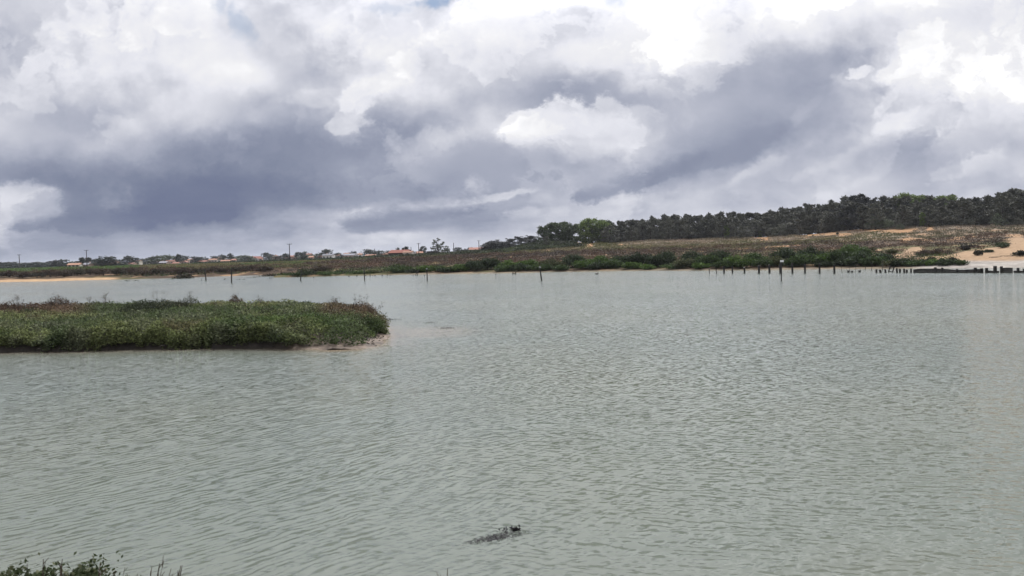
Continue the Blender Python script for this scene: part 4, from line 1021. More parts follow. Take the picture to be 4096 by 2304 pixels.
# bushes standing free on the sand
for k, (px, py, wpx, hpx, cl, lb) in enumerate([(3560, 1018, 56, 22, (.055, .062, .026), 'olive tuft bush at the edge of the sandy clearing'), (3850, 1002, 52, 20, (.035, .028, .024), 'dark brown bush above the pale sand slope'), (3912, 1023, 30, 22, (.040, .036, .026), 'small dark bush alone on the sand'), (3945, 1008, 50, 8, (.045, .055, .03), 'flat greenish cushion beside the small dark bush on sand'), (4010, 992, 46, 22, (.045, .06, .03), 'green grassy bush at the top of the bare beach'), (4080, 1026, 60, 26, (.04, .042, .03), 'dark bush with driftwood in front at the picture edge'),
        (3690, 1028, 70, 34, (.050, .040, .030), 'brown twiggy bush in the middle of the sandy clearing'), (3760, 1022, 80, 30, (.052, .042, .032), 'second brown twiggy bush of the sandy clearing, broader'), (3805, 1052, 40, 24, (.04, .035, .024), 'dark upright weed clump at the beach foot'), (3720, 1050, 40, 22, (.045, .038, .028), 'dark dry weed clump over the green bank'), (3350, 938, 12, 8, (.04, .05, .035), 'tiny dark shrub alone on the orange dune face'), (4006, 985, 60, 16, (.05, .065, .03), 'flat green bush patch above the beach'),
        (3880, 992, 60, 16, (.042, .034, .028), 'dark low bush in the upper scrub edge'), (3480, 1004, 60, 14, (.06, .07, .028), 'olive grassy hump behind the bright shrub')]):
    y0 = 3036 * 3.5 / max(py - (1010 - .027 * (px - 2048)), 30)
    dd_ = np.arange(88, 300, .5); P_ = at(np.full(dd_.shape, px), np.full(dd_.shape, py), dd_); zt = land_z(P_[:, 0], P_[:, 1]); hit = np.argmax(zt > P_[:, 2])
    x, y = P_[hit, 0], P_[hit, 1]; z = zt[hit]
    shrub('dune_bush', float(x), float(y), float(z) - .05, wpx / F * y, wpx / F * y * .7, hpx / F * y, cl, 700, .26, lb, 'bush', 'bushes on the sandy beach', 430 + k, .5, 9, .4, 8)
def on_land(px, py, d0=88, d1=420):
    dd_ = np.arange(d0, d1, .5); P_ = at(np.full(dd_.shape, float(px)), np.full(dd_.shape, float(py)), dd_); zt = land_z(P_[:, 0], P_[:, 1]); hit = np.argmax(zt > P_[:, 2])
    return np.array([P_[hit, 0], P_[hit, 1], zt[hit]])
for k, (px, py, ln, lb) in enumerate([(4040, 1026, 1.6, 'grey driftwood heap before the dark bush on the beach'), (3950, 1012, 1.3, 'thin driftwood line under the flat greenish cushion'), (3960, 1032, 1.2, 'dark wrack line across the open sand')]):
    p = on_land(px, py); q = MB(); rr = np.random.default_rng(k)
    for j in range(9):
        a = rr.normal(0, ln * .5, 3) * (1, .4, 0); t_ = rr.uniform(-.5, .5); L = rr.uniform(.3, .9)
        q.tube([a + (0, 0, .06), a + (L * math.cos(t_), L * math.sin(t_), .1)], [.035, .02], 5)
    o = q.build('driftwood', M_wood2); o.location = tuple(float(q_) for q_ in p); tag(o, lb, 'driftwood')

# ------------------------------------------------------------------ scrub and grass masses on the far shore
def scatter(n, pxr, dr, power=1.0):
    pe_ = rng.uniform(pxr[0], pxr[1], n); d = dr[0] + (dr[1] - dr[0]) * rng.random(n) ** power
    return (pe_ - W / 2) / F * d, d, pe_
def tuft_field(n, pxr, dr, hfun, cfun, name, label, cat, k=7, leaf=.32, spread=.6, up=.55, power=1.2, mask=None, mat=None):
    x, y, pe_ = scatter(n, pxr, dr, power)
    z = land_z(x, y); keep = (z > .30)
    if mask is not None: keep &= mask(x, y, z, pe_)
    x, y, z, pe_ = x[keep], y[keep], z[keep], pe_[keep]
    h = hfun(x, y, z, pe_); sc_ = np.clip(y / 150, .8, 2.2)
    P = np.repeat(np.stack([x, y, z], -1), k, 0); hh = np.repeat(h, k); s_ = np.repeat(sc_, k)
    r = rng.normal(size=(len(P), 3)); P[:, 0] += r[:, 0] * spread * s_ * .55; P[:, 1] += r[:, 1] * spread * s_ * .55; P[:, 2] += hh * rng.random(len(P)) ** .7 - .05
    c = np.repeat(cfun(x, y, z, pe_) * (.82 + .36 * rng.random((len(x), 1))), k, 0)
    L = leaf * s_ ; V, Q = leaves(P, L, L * .5, up)
    c = c * (.8 + .4 * rng.random((len(P), 1)))
    o = link(name, mesh_np(name, V, Q, np.repeat(c, 4, 0)), mat or M_dry); return tag(o, label, cat, kind='stuff')
def nos(x, y, z): return sand_w(x, y, z) < .35 + .5 * rng.random(len(x)) ** 2
def behind(x, y, pe_): return y - shore_d(pe_)
scrub_c = np.array([.068, .043, .029]); scrub_r = np.array([.104, .055, .034]); scrub_d = np.array([.038, .029, .022]); scrub_o = np.array([.086, .080, .034])
def c_scrub(x, y, z, pe_):
    a = vnoise(x / 16, y / 20, 91, 4)[:, None]; b_ = vnoise(x / 6, y / 9, 92, 3)[:, None]
    c = scrub_d + (scrub_c - scrub_d) * sstep(a, .35, .55); c = c + (scrub_r - c) * sstep(b_, .5, .7) * .8; c = c + (scrub_o - c) * sstep(a, .60, .68)
    return c
def upper_line(pe_): return np.interp(pe_, [0, 1000, 1700, 2100, 2500, 3000, 3350, 3700, 4200], [232, 262, 330, 285, 250, 232, 212, 196, 186])
tuft_field(46000, (-700, 4900), (95, 345), lambda x, y, z, p: .30 + .75 * sstep(vnoise(x / 5, y / 6, 93, 3), .42, .72) + (.3 + .9 * vnoise(x / 7, y / 7, 108, 3)) * (1 - sstep(p, 700, 900)) * (1 - sstep(y, 195, 212)), c_scrub, 'brown_scrub', 'dense low brown scrub covering the flat ground behind the waterline', 'scrub', k=11, leaf=.23,
           mask=lambda x, y, z, p: nos(x, y, z) & (behind(x, y, p) > np.where(p < 500, 15, 7)) & (y < upper_line(p) + (vnoise(x / 9, y / 9, 94, 3) - .5) * 50) & ~((p < 800) & (y > 222)) & ~((p > 560) & (p < 1230) & (y > 232) & (y < 300) & (vnoise(x / 12, y / 12, 95, 2) > .3)))
tuft_field(26000, (-700, 1900), (205, 470), lambda x, y, z, p: .15 + .28 * vnoise(x / 8, y / 8, 96, 2), lambda x, y, z, p: np.where((p > 560)[:, None] & (vnoise(x / 30, y / 25, 98, 3) > .42)[:, None], np.array([.150, .132, .062]), np.array([.085, .135, .040])) * (.7 + .6 * vnoise(x / 10, y / 14, 97, 3))[:, None], 'meadow_grass', 'green and straw coloured meadow grass beyond the brown scrub', 'grass', k=6, leaf=.3, up=.75, mask=lambda x, y, z, p: ~((p > 1230) & (y < 330)), mat=M_leaf)
def dune_c(x, y, z, p):
    a = vnoise(x / 12, y / 14, 99, 4)[:, None]; up_ = (y - upper_line(p)) / np.maximum(crest_y(p) - upper_line(p), 10)
    pale = sstep(up_ + (vnoise(x / 10, y / 12, 111, 3) - .5) * .5, .42, .66) * sstep(p, 2420, 2560)
    c = np.array([.110, .112, .040]) + (np.array([.16, .135, .070]) - np.array([.110, .112, .040])) * sstep(a, .45, .65)
    c = c + (np.array([.30, .235, .175]) - c) * (pale * (.55 + .45 * sstep(a[:, 0], .35, .5)))[:, None]
    c = c + (np.array([.105, .090, .066]) - c) * (sstep(p, 3450, 3750) * .6)[:, None]
    return c
def crest_y(p): return np.interp(p, LX, LD[:, 4])
tuft_field(26000, (1900, 4900), (165, 400), lambda x, y, z, p: .16 + .30 * vnoise(x / 3, y / 3, 100, 3) + .30 * np.exp(-((p - 2800) / 330) ** 2) * sstep(y, 262, 285), dune_c, 'dune_grass', 'beige and olive dune grass on the slope below the wood', 'grass', k=8, leaf=.26, up=.8, power=1.0,
           mask=lambda x, y, z, p: nos(x, y, z) & (y > upper_line(p) - 12 + (vnoise(x / 9, y / 9, 94, 3) - .5) * 30))
# hedge of brambles before the village edge
tuft_field(9000, (1380, 2330), (300, 400), lambda x, y, z, p: .5 + 1.1 * vnoise(x / 6, y / 6, 101, 3), lambda x, y, z, p: np.where((vnoise(x / 5, y / 5, 103, 3) > .58)[:, None], np.array([.085, .105, .05]), np.array([.040, .052, .026])), 'bramble_thicket', 'dark green bramble thicket in front of the village edge', 'brambles', k=9, leaf=.42, up=.4, mask=lambda x, y, z, p: (y > np.interp(p, [1380, 1700, 2000, 2330], [345, 335, 312, 282])) & (y < np.interp(p, [1380, 1700, 2000, 2330], [375, 375, 370, 312])), mat=M_leaf)
tuft_field(4000, (780, 1500), (380, 480), lambda x, y, z, p: .3 + .6 * vnoise(x / 9, y / 9, 104, 3), lambda x, y, z, p: np.array([.040, .055, .028]) + 0 * x[:, None], 'field_hedge', 'dark green field hedge below the village houses', 'hedge', k=9, leaf=.5, up=.4, mask=lambda x, y, z, p: (vnoise(x / 30, y / 18, 105, 2) > .5), mat=M_leaf)
# low green plants along the waterline and on the spit
tuft_field(20000, (470, 3900), (88, 180), lambda x, y, z, p: .15 + .30 * (z > .4) + .45 * vnoise(x / 3, y / 3, 106, 3), lambda x, y, z, p: np.where((vnoise(x / 4, y / 3, 107, 3) > .55)[:, None], np.array([.066, .100, .030]), np.array([.042, .064, .024])), 'shore_plants', 'low green shore plants along the far waterline and on the spit', 'shore plants', k=7, leaf=.24, up=.6, mask=lambda x, y, z, p: (((z > .2) & (behind(x, y, p) < 14) & (p > 1380) & (p < 3830)) | ((z > .2) & (behind(x, y, p) < 7) & (p > 470) & (p < 1040)) | ((p > 1040) & (p < 1420) & (y < 156))), mat=M_leaf)
# ------------------------------------------------------------------ trees
def crown_mesh(name, kind, r, n):
    """unit tree (height 1): crown mesh + trunk mesh"""
    cs, rs = [], []; tr = MB(); up = .35
    if kind == 'pine':
        tr.tube([(0, 0, -.06), (r.normal(0, .01), 0, .3), (r.normal(0, .025), r.normal(0, .02), .62), (r.normal(0, .03), 0, .92)], [.026, .021, .014, .005], 6)
        for k in range(38):
            hz = .07 + .90 * (k + r.random()) / 38; rad = .38 * (1 - ((hz - .28) / .74) ** 2)
            rad = max(.05, rad) * r.uniform(.45, 1.08); a = r.uniform(0, 6.283)
            c = (math.cos(a) * rad, math.sin(a) * rad, hz); cs.append(c); q = r.uniform(.08, .14) * (1.12 - .42 * hz); rs.append((q * 1.35, q * 1.35, q * .62))
            if k % 2 == 0: tr.tube([(0, 0, max(.06, hz - .12)), (c[0] * .6, c[1] * .6, hz - .04), c], [.009, .006, .003], 4)
        for k in range(9): cs.append((r.normal(0, .09), r.normal(0, .09), r.uniform(.76, 1.02))); rs.append((.05, .05, .045))
    elif kind == 'broad':
        tr.tube([(0, 0, -.06), (.01, 0, .25), (r.normal(0, .02), 0, .55), (r.normal(0, .03), 0, .85)], [.030, .024, .014, .005], 6)
        for k in range(48):
            a = r.uniform(0, 6.283); hz = .03 + .93 * (k + r.random()) / 48; rad = .36 * math.sqrt(max(.04 if hz > .5 else .62, 1 - ((hz - .48) / .52) ** 2)) * r.uniform(.40, 1.0)
            c = (math.cos(a) * rad, math.sin(a) * rad, hz); cs.append(c); q = r.uniform(.075, .125); rs.append((q, q, q * .85))
            if k % 3 == 0: tr.tube([(0, 0, max(.1, hz - .2)), (c[0] * .5, c[1] * .5, hz - .09), c], [.010, .007, .003], 4)
    elif kind == 'dome':
        tr.tube([(0, 0, -.06), (.02, 0, .35), (0, 0, .7)], [.034, .028, .016], 6)
        for k in range(44):
            a = r.uniform(0, 6.283); q0 = math.sqrt(r.random()); hz = .12 + .80 * math.sqrt(max(0, 1 - q0 ** 2)) * r.uniform(.15, 1.0)
            c = (math.cos(a) * q0 * .52, math.sin(a) * q0 * .52, hz); cs.append(c); rs.append((.17, .17, .12))
            if k % 4 == 0: tr.tube([(0, 0, .4), (c[0] * .5, c[1] * .5, hz - .12), c], [.014, .009, .004], 4)
    elif kind == 'cypress':
        tr.tube([(0, 0, -.06), (.0, 0, .4), (.02, 0, .8)], [.034, .026, .012], 6); up = .55
        for k in range(26):
            a = r.uniform(0, 6.283); h0 = r.uniform(.08, .62); reach = r.uniform(.22, .46); rise = r.uniform(.12, .40)
            tip = np.array([math.cos(a) * reach, math.sin(a) * reach, min(1.02, h0 + rise)])
            tr.tube([(0, 0, h0), (tip[0] * .5, tip[1] * .5, h0 + rise * .35), tuple(tip)], [.011, .008, .003], 4)
            for t in (.45, .65, .82, .97):
                p = np.array([0, 0, h0]) * (1 - t) + tip * t; p[2] = h0 + rise * t ** 1.5; q = .085 * (1.25 - t) + .012; cs.append(tuple(p)); rs.append((q, q, q * .75))
    elif kind == 'gum':
        tr.tube([(0, 0, -.05), (.01, 0, .25), (-.04, 0, .5), (-.08, 0, .85)], [.032, .026, .018, .006], 6)
        for (bx, by, bz, br) in ((-.12, 0, .86, .13), (-.02, .05, .92, .10), (-.20, -.05, .78, .10), (-.16, 0, .52, .17), (-.28, .05, .42, .13), (.02, 0, .55, .16), (.20, 0, .66, .10), (.27, .05, .72, .06), (.10, -.08, .40, .19), (-.08, .08, .32, .19), (.36, 0, .42, .15), (.46, 0, .36, .14), (.30, .1, .28, .17), (.52, -.05, .25, .12), (-.25, 0, .24, .12), (.15, 0, .22, .18), (.42, .05, .18, .13)):
            for k in range(4): cs.append((bx + r.normal(0, br * .5), by + r.normal(0, br * .6), bz + r.normal(0, br * .4))); rs.append((br * .5, br * .5, br * .40))
            tr.tube([(-.02 if bx < .2 else .12, 0, min(.3, bz * .5)), (bx * .6, by * .6, bz * .75), (bx, by, bz)], [.013, .009, .004], 4)
    elif kind == 'column':
        tr.tube([(0, 0, -.05), (0, 0, .5), (0, 0, .9)], [.02, .014, .005], 5); up = .7
        for k in range(16): hz = .1 + .88 * k / 15; q = .10 * math.sin(math.pi * min(.98, .25 + .72 * hz)) + .015; cs.append((r.normal(0, .012), r.normal(0, .012), hz)); rs.append((q, q, .07))
    if n < 600: rs = [(q[0] * 1.4, q[1] * 1.4, q[2] * 1.3) for q in rs]
    P = blob_points(n, cs, rs, r, .35)
    tone = .75 + .5 * vnoise(P[:, 0] * 9 + 30, P[:, 1] * 9 + P[:, 2] * 7 + 50, int(r.integers(1, 999)), 2)
    lf = {'pine': .064, 'broad': .070, 'dome': .092, 'cypress': .06, 'gum': .055, 'column': .06}[kind] * (1.0 if n > 600 else 2.0)
    cm = leaf_mesh(name + '_crown', P, lf, lf * .5, np.ones(3) * tone[:, None], up, r, .3)
    return cm, tr.mesh(name + '_trunk')
TREE = {}
def crown_mat(key, color, trans=.2, var=.22):
    return leaf_mat('crown_' + key, color, trans, var)
MATS = {'pine': crown_mat('pine', (.080, .082, .062), .12), 'dark': crown_mat('dark', (.044, .046, .044), .08, .12), 'poplar': crown_mat('poplar', (.060, .082, .038), .3, .15), 'light': crown_mat('light', (.115, .160, .045), .4, .12),
        'far': crown_mat('far', (.040, .050, .038), .12), 'farlight': crown_mat('farlight', (.085, .105, .062), .2), 'gum': crown_mat('gum', (.075, .088, .052), .25, .05), 'brownish': crown_mat('brownish', (.065, .052, .038), .15)}
def proto(kind, mat, variant, n):
    key = (kind, mat, variant, n)
    if key not in TREE:
        r = np.random.default_rng(hash(key[:1]) % 1 + variant * 31 + len(kind) * 7 + n)
        cm, tm = crown_mesh(kind + '_' + mat, kind, r, n); cm.materials.append(MATS[mat]); tm.materials.append(M_bark); TREE[key] = (cm, tm)
    return TREE[key]
def tree(name, kind, mat, variant, n, loc, h, label, group, wid=1.0, rz=None, seed=0):
    cm, tm = proto(kind, mat, variant, n)
    rr = random.Random(seed * 977 + int(loc[0] * 10))
    root = empty(name, loc, rr.uniform(0, 6.28) if rz is None else rz, (h * wid, h * wid, h))
    link('trunk', tm, None, root); link('crown', cm, None, root)
    return tag(root, label, 'tree', group)
TOPX = [2140, 2170, 2250, 2330, 2370, 2425, 2460, 2500, 2550, 2600, 2690, 2780, 2830, 2920, 3000, 3100, 3180, 3250, 3300, 3350, 3400, 3450, 3490, 3530, 3580, 3640, 3690, 3740, 3800, 3850, 3900, 3960, 4010, 4060, 4110, 4300]
TOPY = [905, 892, 888, 880, 874, 884, 890, 888, 882, 878, 865, 862, 864, 858, 853, 845, 832, 822, 815, 806, 790, 786, 800, 786, 792, 782, 784, 790, 787, 793, 790, 780, 772, 768, 770, 775]
def crest(px): return float(np.interp(px, LX, LD[:, 4]))
def tree_at(px, ptop, d, **k):
    p = at(px, ptop, d); z = gz(p[0], p[1]); return (float(p[0]), float(p[1]), z), float(p[2] - z)
SEC = [(2120, 'among the pale green poplars'), (2455, 'right of the pale green poplars'), (2640, 'above the beige grass slope'), (2860, 'before the orange notch in the dune'), (3000, 'over the orange notch in the dune'), (3130, 'above the orange dune face'), (3340, 'near the spiky cypresses'), (3520, 'past the spiky cypresses'), (3650, 'below the light green tops'), (3790, 'past the light green tops'), (3930, 'near the picture edge')]
def sec(px):
    s = SEC[0][1]
    for a, t in SEC:
        if px >= a: s = t
    return s
TR = []
rt = random.Random(5)
# front rank: irregular, some standing forward on the slope
px = 2440.0
while px < 4150:
    TR.append(('front', px, rt.uniform(-6, 3), rt.uniform(.62, .86))); px += rt.uniform(30, 44) * (1 + (px - 2440) / 1700 * .45)
px = 2450.0
while px < 4170:
    TR.append(('middle', px, rt.uniform(9, 16), rt.uniform(.80, 1.0))); px += rt.uniform(34, 46) * (1 + (px - 2440) / 1700 * .4)
px = 2440.0
while px < 4180:
    TR.append(('back', px, rt.uniform(24, 40), rt.uniform(.90, 1.06))); px += rt.uniform(36, 50) * (1 + (px - 2440) / 1700 * .35)
cnt = {}
for i, (rk, px, off, fr) in enumerate(TR):
    ytop = float(np.interp(px, TOPX, TOPY)); d = crest(px) + off
    base = at(px, 950, d); zb = gz(base[0], d)
    pb = 1010 - .027 * (px - 2048) - (zb - CAMH) / d * F
    yt = pb + (ytop - pb) * fr
    loc, h = tree_at(px, yt, d)
    key = (rk, sec(px)); cnt[key] = cnt.get(key, 0) + 1
    lb = {'front': '{} dark pine of the front row {}', 'middle': '{} dark pine of the hidden second row {}', 'back': '{} pine top on the skyline {}'}[rk].format(nth(cnt[key] - 1), sec(px))
    tree('pine_tree', 'pine', 'dark' if 3390 < px < 3480 and rk != 'front' else 'pine', i % 5, 3000, loc, max(h, 3.0), lb, 'pines of the dune wood', rt.uniform(1.0, 1.45) * (1.15 if h < 8 else 1.0), seed=i)
# poplars and light green trees
for k, (px, yt, off, lb, mt, wd) in enumerate([(2172, 905, 0, 'grey green poplar at the open end of the wood', 'poplar', .8), (2200, 892, 6, 'second grey green poplar from the open end of the wood', 'poplar', .8), (2235, 890, 3, 'third grey green poplar from the open end of the wood', 'poplar', .85), (2262, 888, 10, 'tall grey green poplar, fourth from the open end of the wood', 'poplar', .8), (2290, 896, 2, 'grey green poplar just before the brightest poplar', 'poplar', .8),
                                               (2330, 884, 8, 'bright green poplar beside the brightest one', 'light', .8), (2368, 874, 10, 'brightest and tallest green poplar over the sandy hollow', 'light', .95), (2405, 880, 9, 'bright green poplar fading into the pines', 'light', .8), (2428, 884, 16, 'darker poplar top between bright poplars and pines', 'poplar', .7),
                                               (3632, 775, 18, 'light green tree top, taller of the two rising over the pines', 'light', .85), (3668, 784, 22, 'light green crown leaning against the taller light top', 'light', .8), (3765, 785, 22, 'light green tree top, smaller one farther along the wood', 'light', .75), (3795, 786, 24, 'light green crown half merged with the smaller light top', 'light', .7),
                                               (2905, 898, -4, 'small yellow green tree standing before the pines', 'light', .45), (3042, 920, -7, 'little bright green bush tree above the orange notch', 'light', .6), (3690, 850, -4, 'narrow light green tree inside the dark wood front', 'light', .4)]):
    loc, h = tree_at(px, yt, crest(px) + off); tree('broadleaf_tree', 'broad', mt, k % 4, 2800, loc, max(h, 1.8), lb, 'pale green trees of the dune wood', wd * 1.5, seed=200 + k)
for k, (px, yt, off, wd, lb) in enumerate([(3445, 786, 4, 1.0, 'spiky black cypress, the wider of the pair on the skyline'), (3530, 784, 8, .95, 'spiky black cypress, the second one on the skyline'), (3400, 812, 2, .9, 'dark cypress filling the wood under the wider spiky cypress'), (3490, 815, 3, .9, 'dark cypress between the two spiky skyline cypresses'), (3290, 818, 8, .9, 'wind swept cypress with branches pointing out over the pines'), (3240, 828, 10, .8, 'ragged cypress top above the orange dune face'), (4080, 766, 10, .9, 'spiky cypress top close to the picture edge')]):
    loc, h = tree_at(px, yt, crest(px) + off); tree('cypress_tree', 'cypress', 'dark', k % 3, 1900, loc, h, lb, 'dark cypresses of the dune wood', wd * 1.35, seed=300 + k)
# small trees standing in front of the wood
for k, (px, yt, off, kind, mt, wd, lb) in enumerate([(2186, 945, -22, 'pine', 'pine', 1.1, 'small round pine alone before the poplars'), (2250, 958, -18, 'dome', 'pine', 1.2, 'low dark bush tree on the slope before the poplars'), (2985, 905, -12, 'dome', 'pine', 1.0, 'low round brown pine at the orange notch'), (3120, 895, -12, 'dome', 'pine', 1.1, 'low spreading pine above the dark hollow of the dune'), (3085, 903, -10, 'dome', 'pine', .9, 'small spreading pine beside the low spreading one'), (3200, 905, -16, 'pine', 'pine', .9, 'thin pine standing alone in front of the orange dune'), (3310, 846, -6, 'broad', 'pine', 1.1, 'olive rounded tree before the dark cypresses'),
                                                    (3500, 860, -5, 'dome', 'farlight', 1.0, 'grey green bushy tree at the foot of the spiky cypresses'), (3540, 862, -6, 'dome', 'farlight', 1.0, 'second grey green bushy tree by the spiky cypresses'), (3600, 893, -10, 'dome', 'farlight', 1.1, 'low grey green bush tree at the wood edge'), (3990, 853, -12, 'pine', 'farlight', 1.1, 'greyish pine standing out before the wood'), (3870, 868, -8, 'dome', 'pine', 1.1, 'low bushy pine at the wood edge near the greyish pine'), (4075, 868, -8, 'dome', 'pine', 1.0, 'low bush tree at the wood edge by the picture border')]):
    loc, h = tree_at(px, yt, crest(px) + off); tree('pine_tree' if kind == 'pine' else 'bushy_tree', kind, mt, k % 3, 1300, loc, max(h, 1.6), lb, 'trees standing before the dune wood', wd, seed=400 + k)
# clump between village and wood
for k, (px, yt, d, kind, mt, wd, lb) in enumerate([(1962, 960, 345, 'dome', 'dark', 1.0, 'dark round umbrella pine, lower of two beside the red roof'), (2004, 955, 352, 'dome', 'dark', 1.0, 'dark round umbrella pine, higher of two beside the red roof'), (1985, 962, 360, 'dome', 'dark', 1.0, 'dark umbrella pine crown between the two round ones'), (2038, 956, 345, 'pine', 'dark', .9, 'pointed dark pine after the umbrella pines'), (2072, 947, 350, 'pine', 'dark', 1.0, 'shaggy pine in the small clump before the wood'), (2098, 952, 356, 'pine', 'dark', .9, 'low pine in the middle of the small clump'), (2120, 944, 350, 'pine', 'dark', 1.0, 'tallest shaggy pine in the small clump before the wood'), (2140, 955, 345, 'pine', 'dark', 1.0, 'last pine of the small clump, with bare lower branches'),
                                                   (1752, 953, 470, 'gum', 'gum', 1.15, 'large open crowned grey green tree behind the long shed'), (1693, 985, 465, 'broad', 'far', .9, 'small dark round tree beside the large open crowned tree'), (1830, 990, 520, 'broad', 'far', 1.8, 'low dark trees behind the telephone pole'), (1858, 993, 430, 'dome', 'dark', .9, 'small dark round bush tree before the red roof'), (1885, 989, 520, 'broad', 'far', 1.5, 'low dark tree just behind the red roof ridge')]):
    p = at(px, yt, d); z = gz(p[0], p[1]); h = float(p[2] - z)
    tree({'dome': 'umbrella_pine', 'pine': 'pine_tree', 'gum': 'open_crowned_tree', 'broad': 'broadleaf_tree'}[kind], kind, mt, k % 3, 2600, (float(p[0]), d, z), h, lb, 'trees between the village and the dune wood', wd * {'gum': 1.0, 'dome': 1.5, 'pine': 2.0, 'broad': 1.4}[kind], rz=0.0 if kind == 'gum' else None, seed=500 + k)
# village and skyline trees: (px, top y, width px, kind, material)
VT = [(-25, 1050, 60, 'broad', 'far'), (12, 1052, 46, 'broad', 'far'), (42, 1048, 44, 'broad', 'far'), (70, 1054, 40, 'broad', 'far'), (98, 1052, 44, 'broad', 'far'), (126, 1053, 44, 'broad', 'far'), (152, 1049, 46, 'broad', 'far'), (178, 1052, 44, 'broad', 'far'), (204, 1051, 44, 'broad', 'far'), (236, 1041, 58, 'broad', 'far'), (268, 1051, 46, 'broad', 'far'), (298, 1046, 40, 'broad', 'far'), (326, 1034, 18, 'column', 'far'), (352, 1033, 18, 'column', 'far'), (372, 1038, 40, 'broad', 'far'), (400, 1040, 40, 'broad', 'far'),
      (430, 1028, 62, 'broad', 'far'), (456, 1036, 36, 'broad', 'far'), (386, 1053, 52, 'broad', 'brownish'), (440, 1043, 60, 'broad', 'brownish'), (479, 1056, 46, 'broad', 'far'), (508, 1026, 38, 'broad', 'far'), (533, 1033, 44, 'broad', 'far'), (584, 1035, 40, 'broad', 'far'), (622, 1026, 52, 'broad', 'farlight'), (666, 1023, 56, 'broad', 'farlight'), (699, 1028, 9, 'column', 'far'), (710, 1021, 10, 'column', 'far'), (717, 1021, 10, 'column', 'far'), (736, 1023, 34, 'broad', 'far'), (781, 1028, 36, 'broad', 'far'), (805, 1029, 36, 'broad', 'far'),
      (862, 1025, 42, 'broad', 'far'), (890, 1021, 28, 'broad', 'far'), (921, 1016, 22, 'broad', 'far'), (949, 1025, 56, 'broad', 'farlight'), (985, 1023, 48, 'broad', 'farlight'), (1062, 1013, 34, 'pine', 'far'), (1084, 1017, 20, 'broad', 'far'), (1118, 1024, 40, 'broad', 'brownish'), (1143, 1016, 28, 'broad', 'far'), (1194, 1009, 26, 'broad', 'far'), (1215, 1009, 24, 'broad', 'far'), (1225, 1023, 50, 'broad', 'farlight'), (1262, 1018, 56, 'broad', 'farlight'), (1302, 1000, 46, 'broad', 'far'), (1415, 1007, 22, 'broad', 'far'), (1474, 998, 44, 'broad', 'far'), (1510, 1005, 50, 'broad', 'far'), (1555, 1004, 34, 'broad', 'far'),
      (1592, 994, 9, 'column', 'far'), (1612, 995, 9, 'column', 'far'), (1625, 989, 13, 'column', 'far'), (1570, 1008, 40, 'broad', 'far'), (1352, 1013, 26, 'broad', 'far')]
VSEC = [(-60, 'at the far end of the skyline by the first telephone pole'), (85, 'between the first telephone pole and the bright low house'), (220, 'behind the bright low house'), (310, 'near the second telephone pole'), (425, 'by the big dark field trees'), (570, 'over the first cluster of red roofs'), (690, 'by the thin cypress trio'), (770, 'in the middle of the village roofs'), (910, 'between the red roofs and the third telephone pole'), (1130, 'beside the third telephone pole'), (1240, 'around the grey roofed sheds'), (1400, 'next to the white gabled shed'), (1540, 'behind the rust red barn')]
def vsec(px):
    s = VSEC[0][1]
    for a, t in VSEC:
        if px >= a: s = t
    return s
kd = {('broad', 'far'): 'dark rounded tree', ('broad', 'farlight'): 'pale grey green tree', ('broad', 'brownish'): 'brownish leafy tree', ('column', 'far'): 'thin dark cypress', ('pine', 'far'): 'flat topped dark pine'}
vk = [(kd[(q[3], q[4])], vsec(q[0])) for q in VT]; seen = {}
for k, (px, yt, wpx, kind, mt) in enumerate(VT):
    d = {0: 620, 1: 700, 2: 760}[k % 3] if px < 1130 else (560 + 30 * (k % 3))
    if px in (430, 479, 440, 386): d = 440 + (px == 386) * 30
    p = at(px, yt, d); z = gz(p[0], p[1]); h = max(float(p[2] - z), 1.5)
    seen[vk[k]] = seen.get(vk[k], 0) + 1
    lb = f'{vk[k][0]} {vk[k][1]}' if vk.count(vk[k]) == 1 else f'{nth(seen[vk[k]] - 1)} {vk[k][0]} {vk[k][1]}'
    wid = wpx / F * d / h / (.72 if kind != 'column' else .24)
    tree('village_tree', kind, mt, k % 3, 590, (float(p[0]), d, z), h, lb, 'trees on the village skyline', max(wid * (1.6 if px < 300 else 1.35), .6), seed=600 + k)

# ------------------------------------------------------------------ houses
M_tile = solid('clay_tile', (.28, .15, .115), (.21, .115, .09), 2.0, .85, .1, (1, 3, 3))
M_tile2 = solid('orange_tile', (.33, .195, .14), (.26, .15, .11), 2.0, .85, .1, (1, 3, 3))
M_tile3 = solid('rust_sheet', (.27, .095, .065), (.16, .07, .055), 1.5, .8, .1, (.3, 3, 3))
M_slate = solid('grey_roof', (.25, .25, .27), (.18, .18, .2), 1.5, .7, .2)
M_rend = solid('pale_render', (.60, .55, .48), (.50, .45, .40), 1.2, .9, .1)
M_rend2 = solid('pinkish_render', (.46, .34, .28), (.38, .28, .23), 1.2, .9, .1)
M_rend3 = solid('white_wall', (.72, .71, .69), (.62, .61, .60), 1.2, .9, .1)
M_darkw = solid('dark_opening', (.03, .032, .036), (.02, .02, .022), 2, .35, .4)
M_darkb = solid('dark_boards', (.05, .042, .036), (.03, .026, .024), 2, .9, .1)
RF = {'r': M_tile, 'o': M_tile2, 'b': M_tile3, 'g': M_slate}; WL = {'p': M_rend, 'k': M_rend2, 'w': M_rend3, 'd': M_darkb}
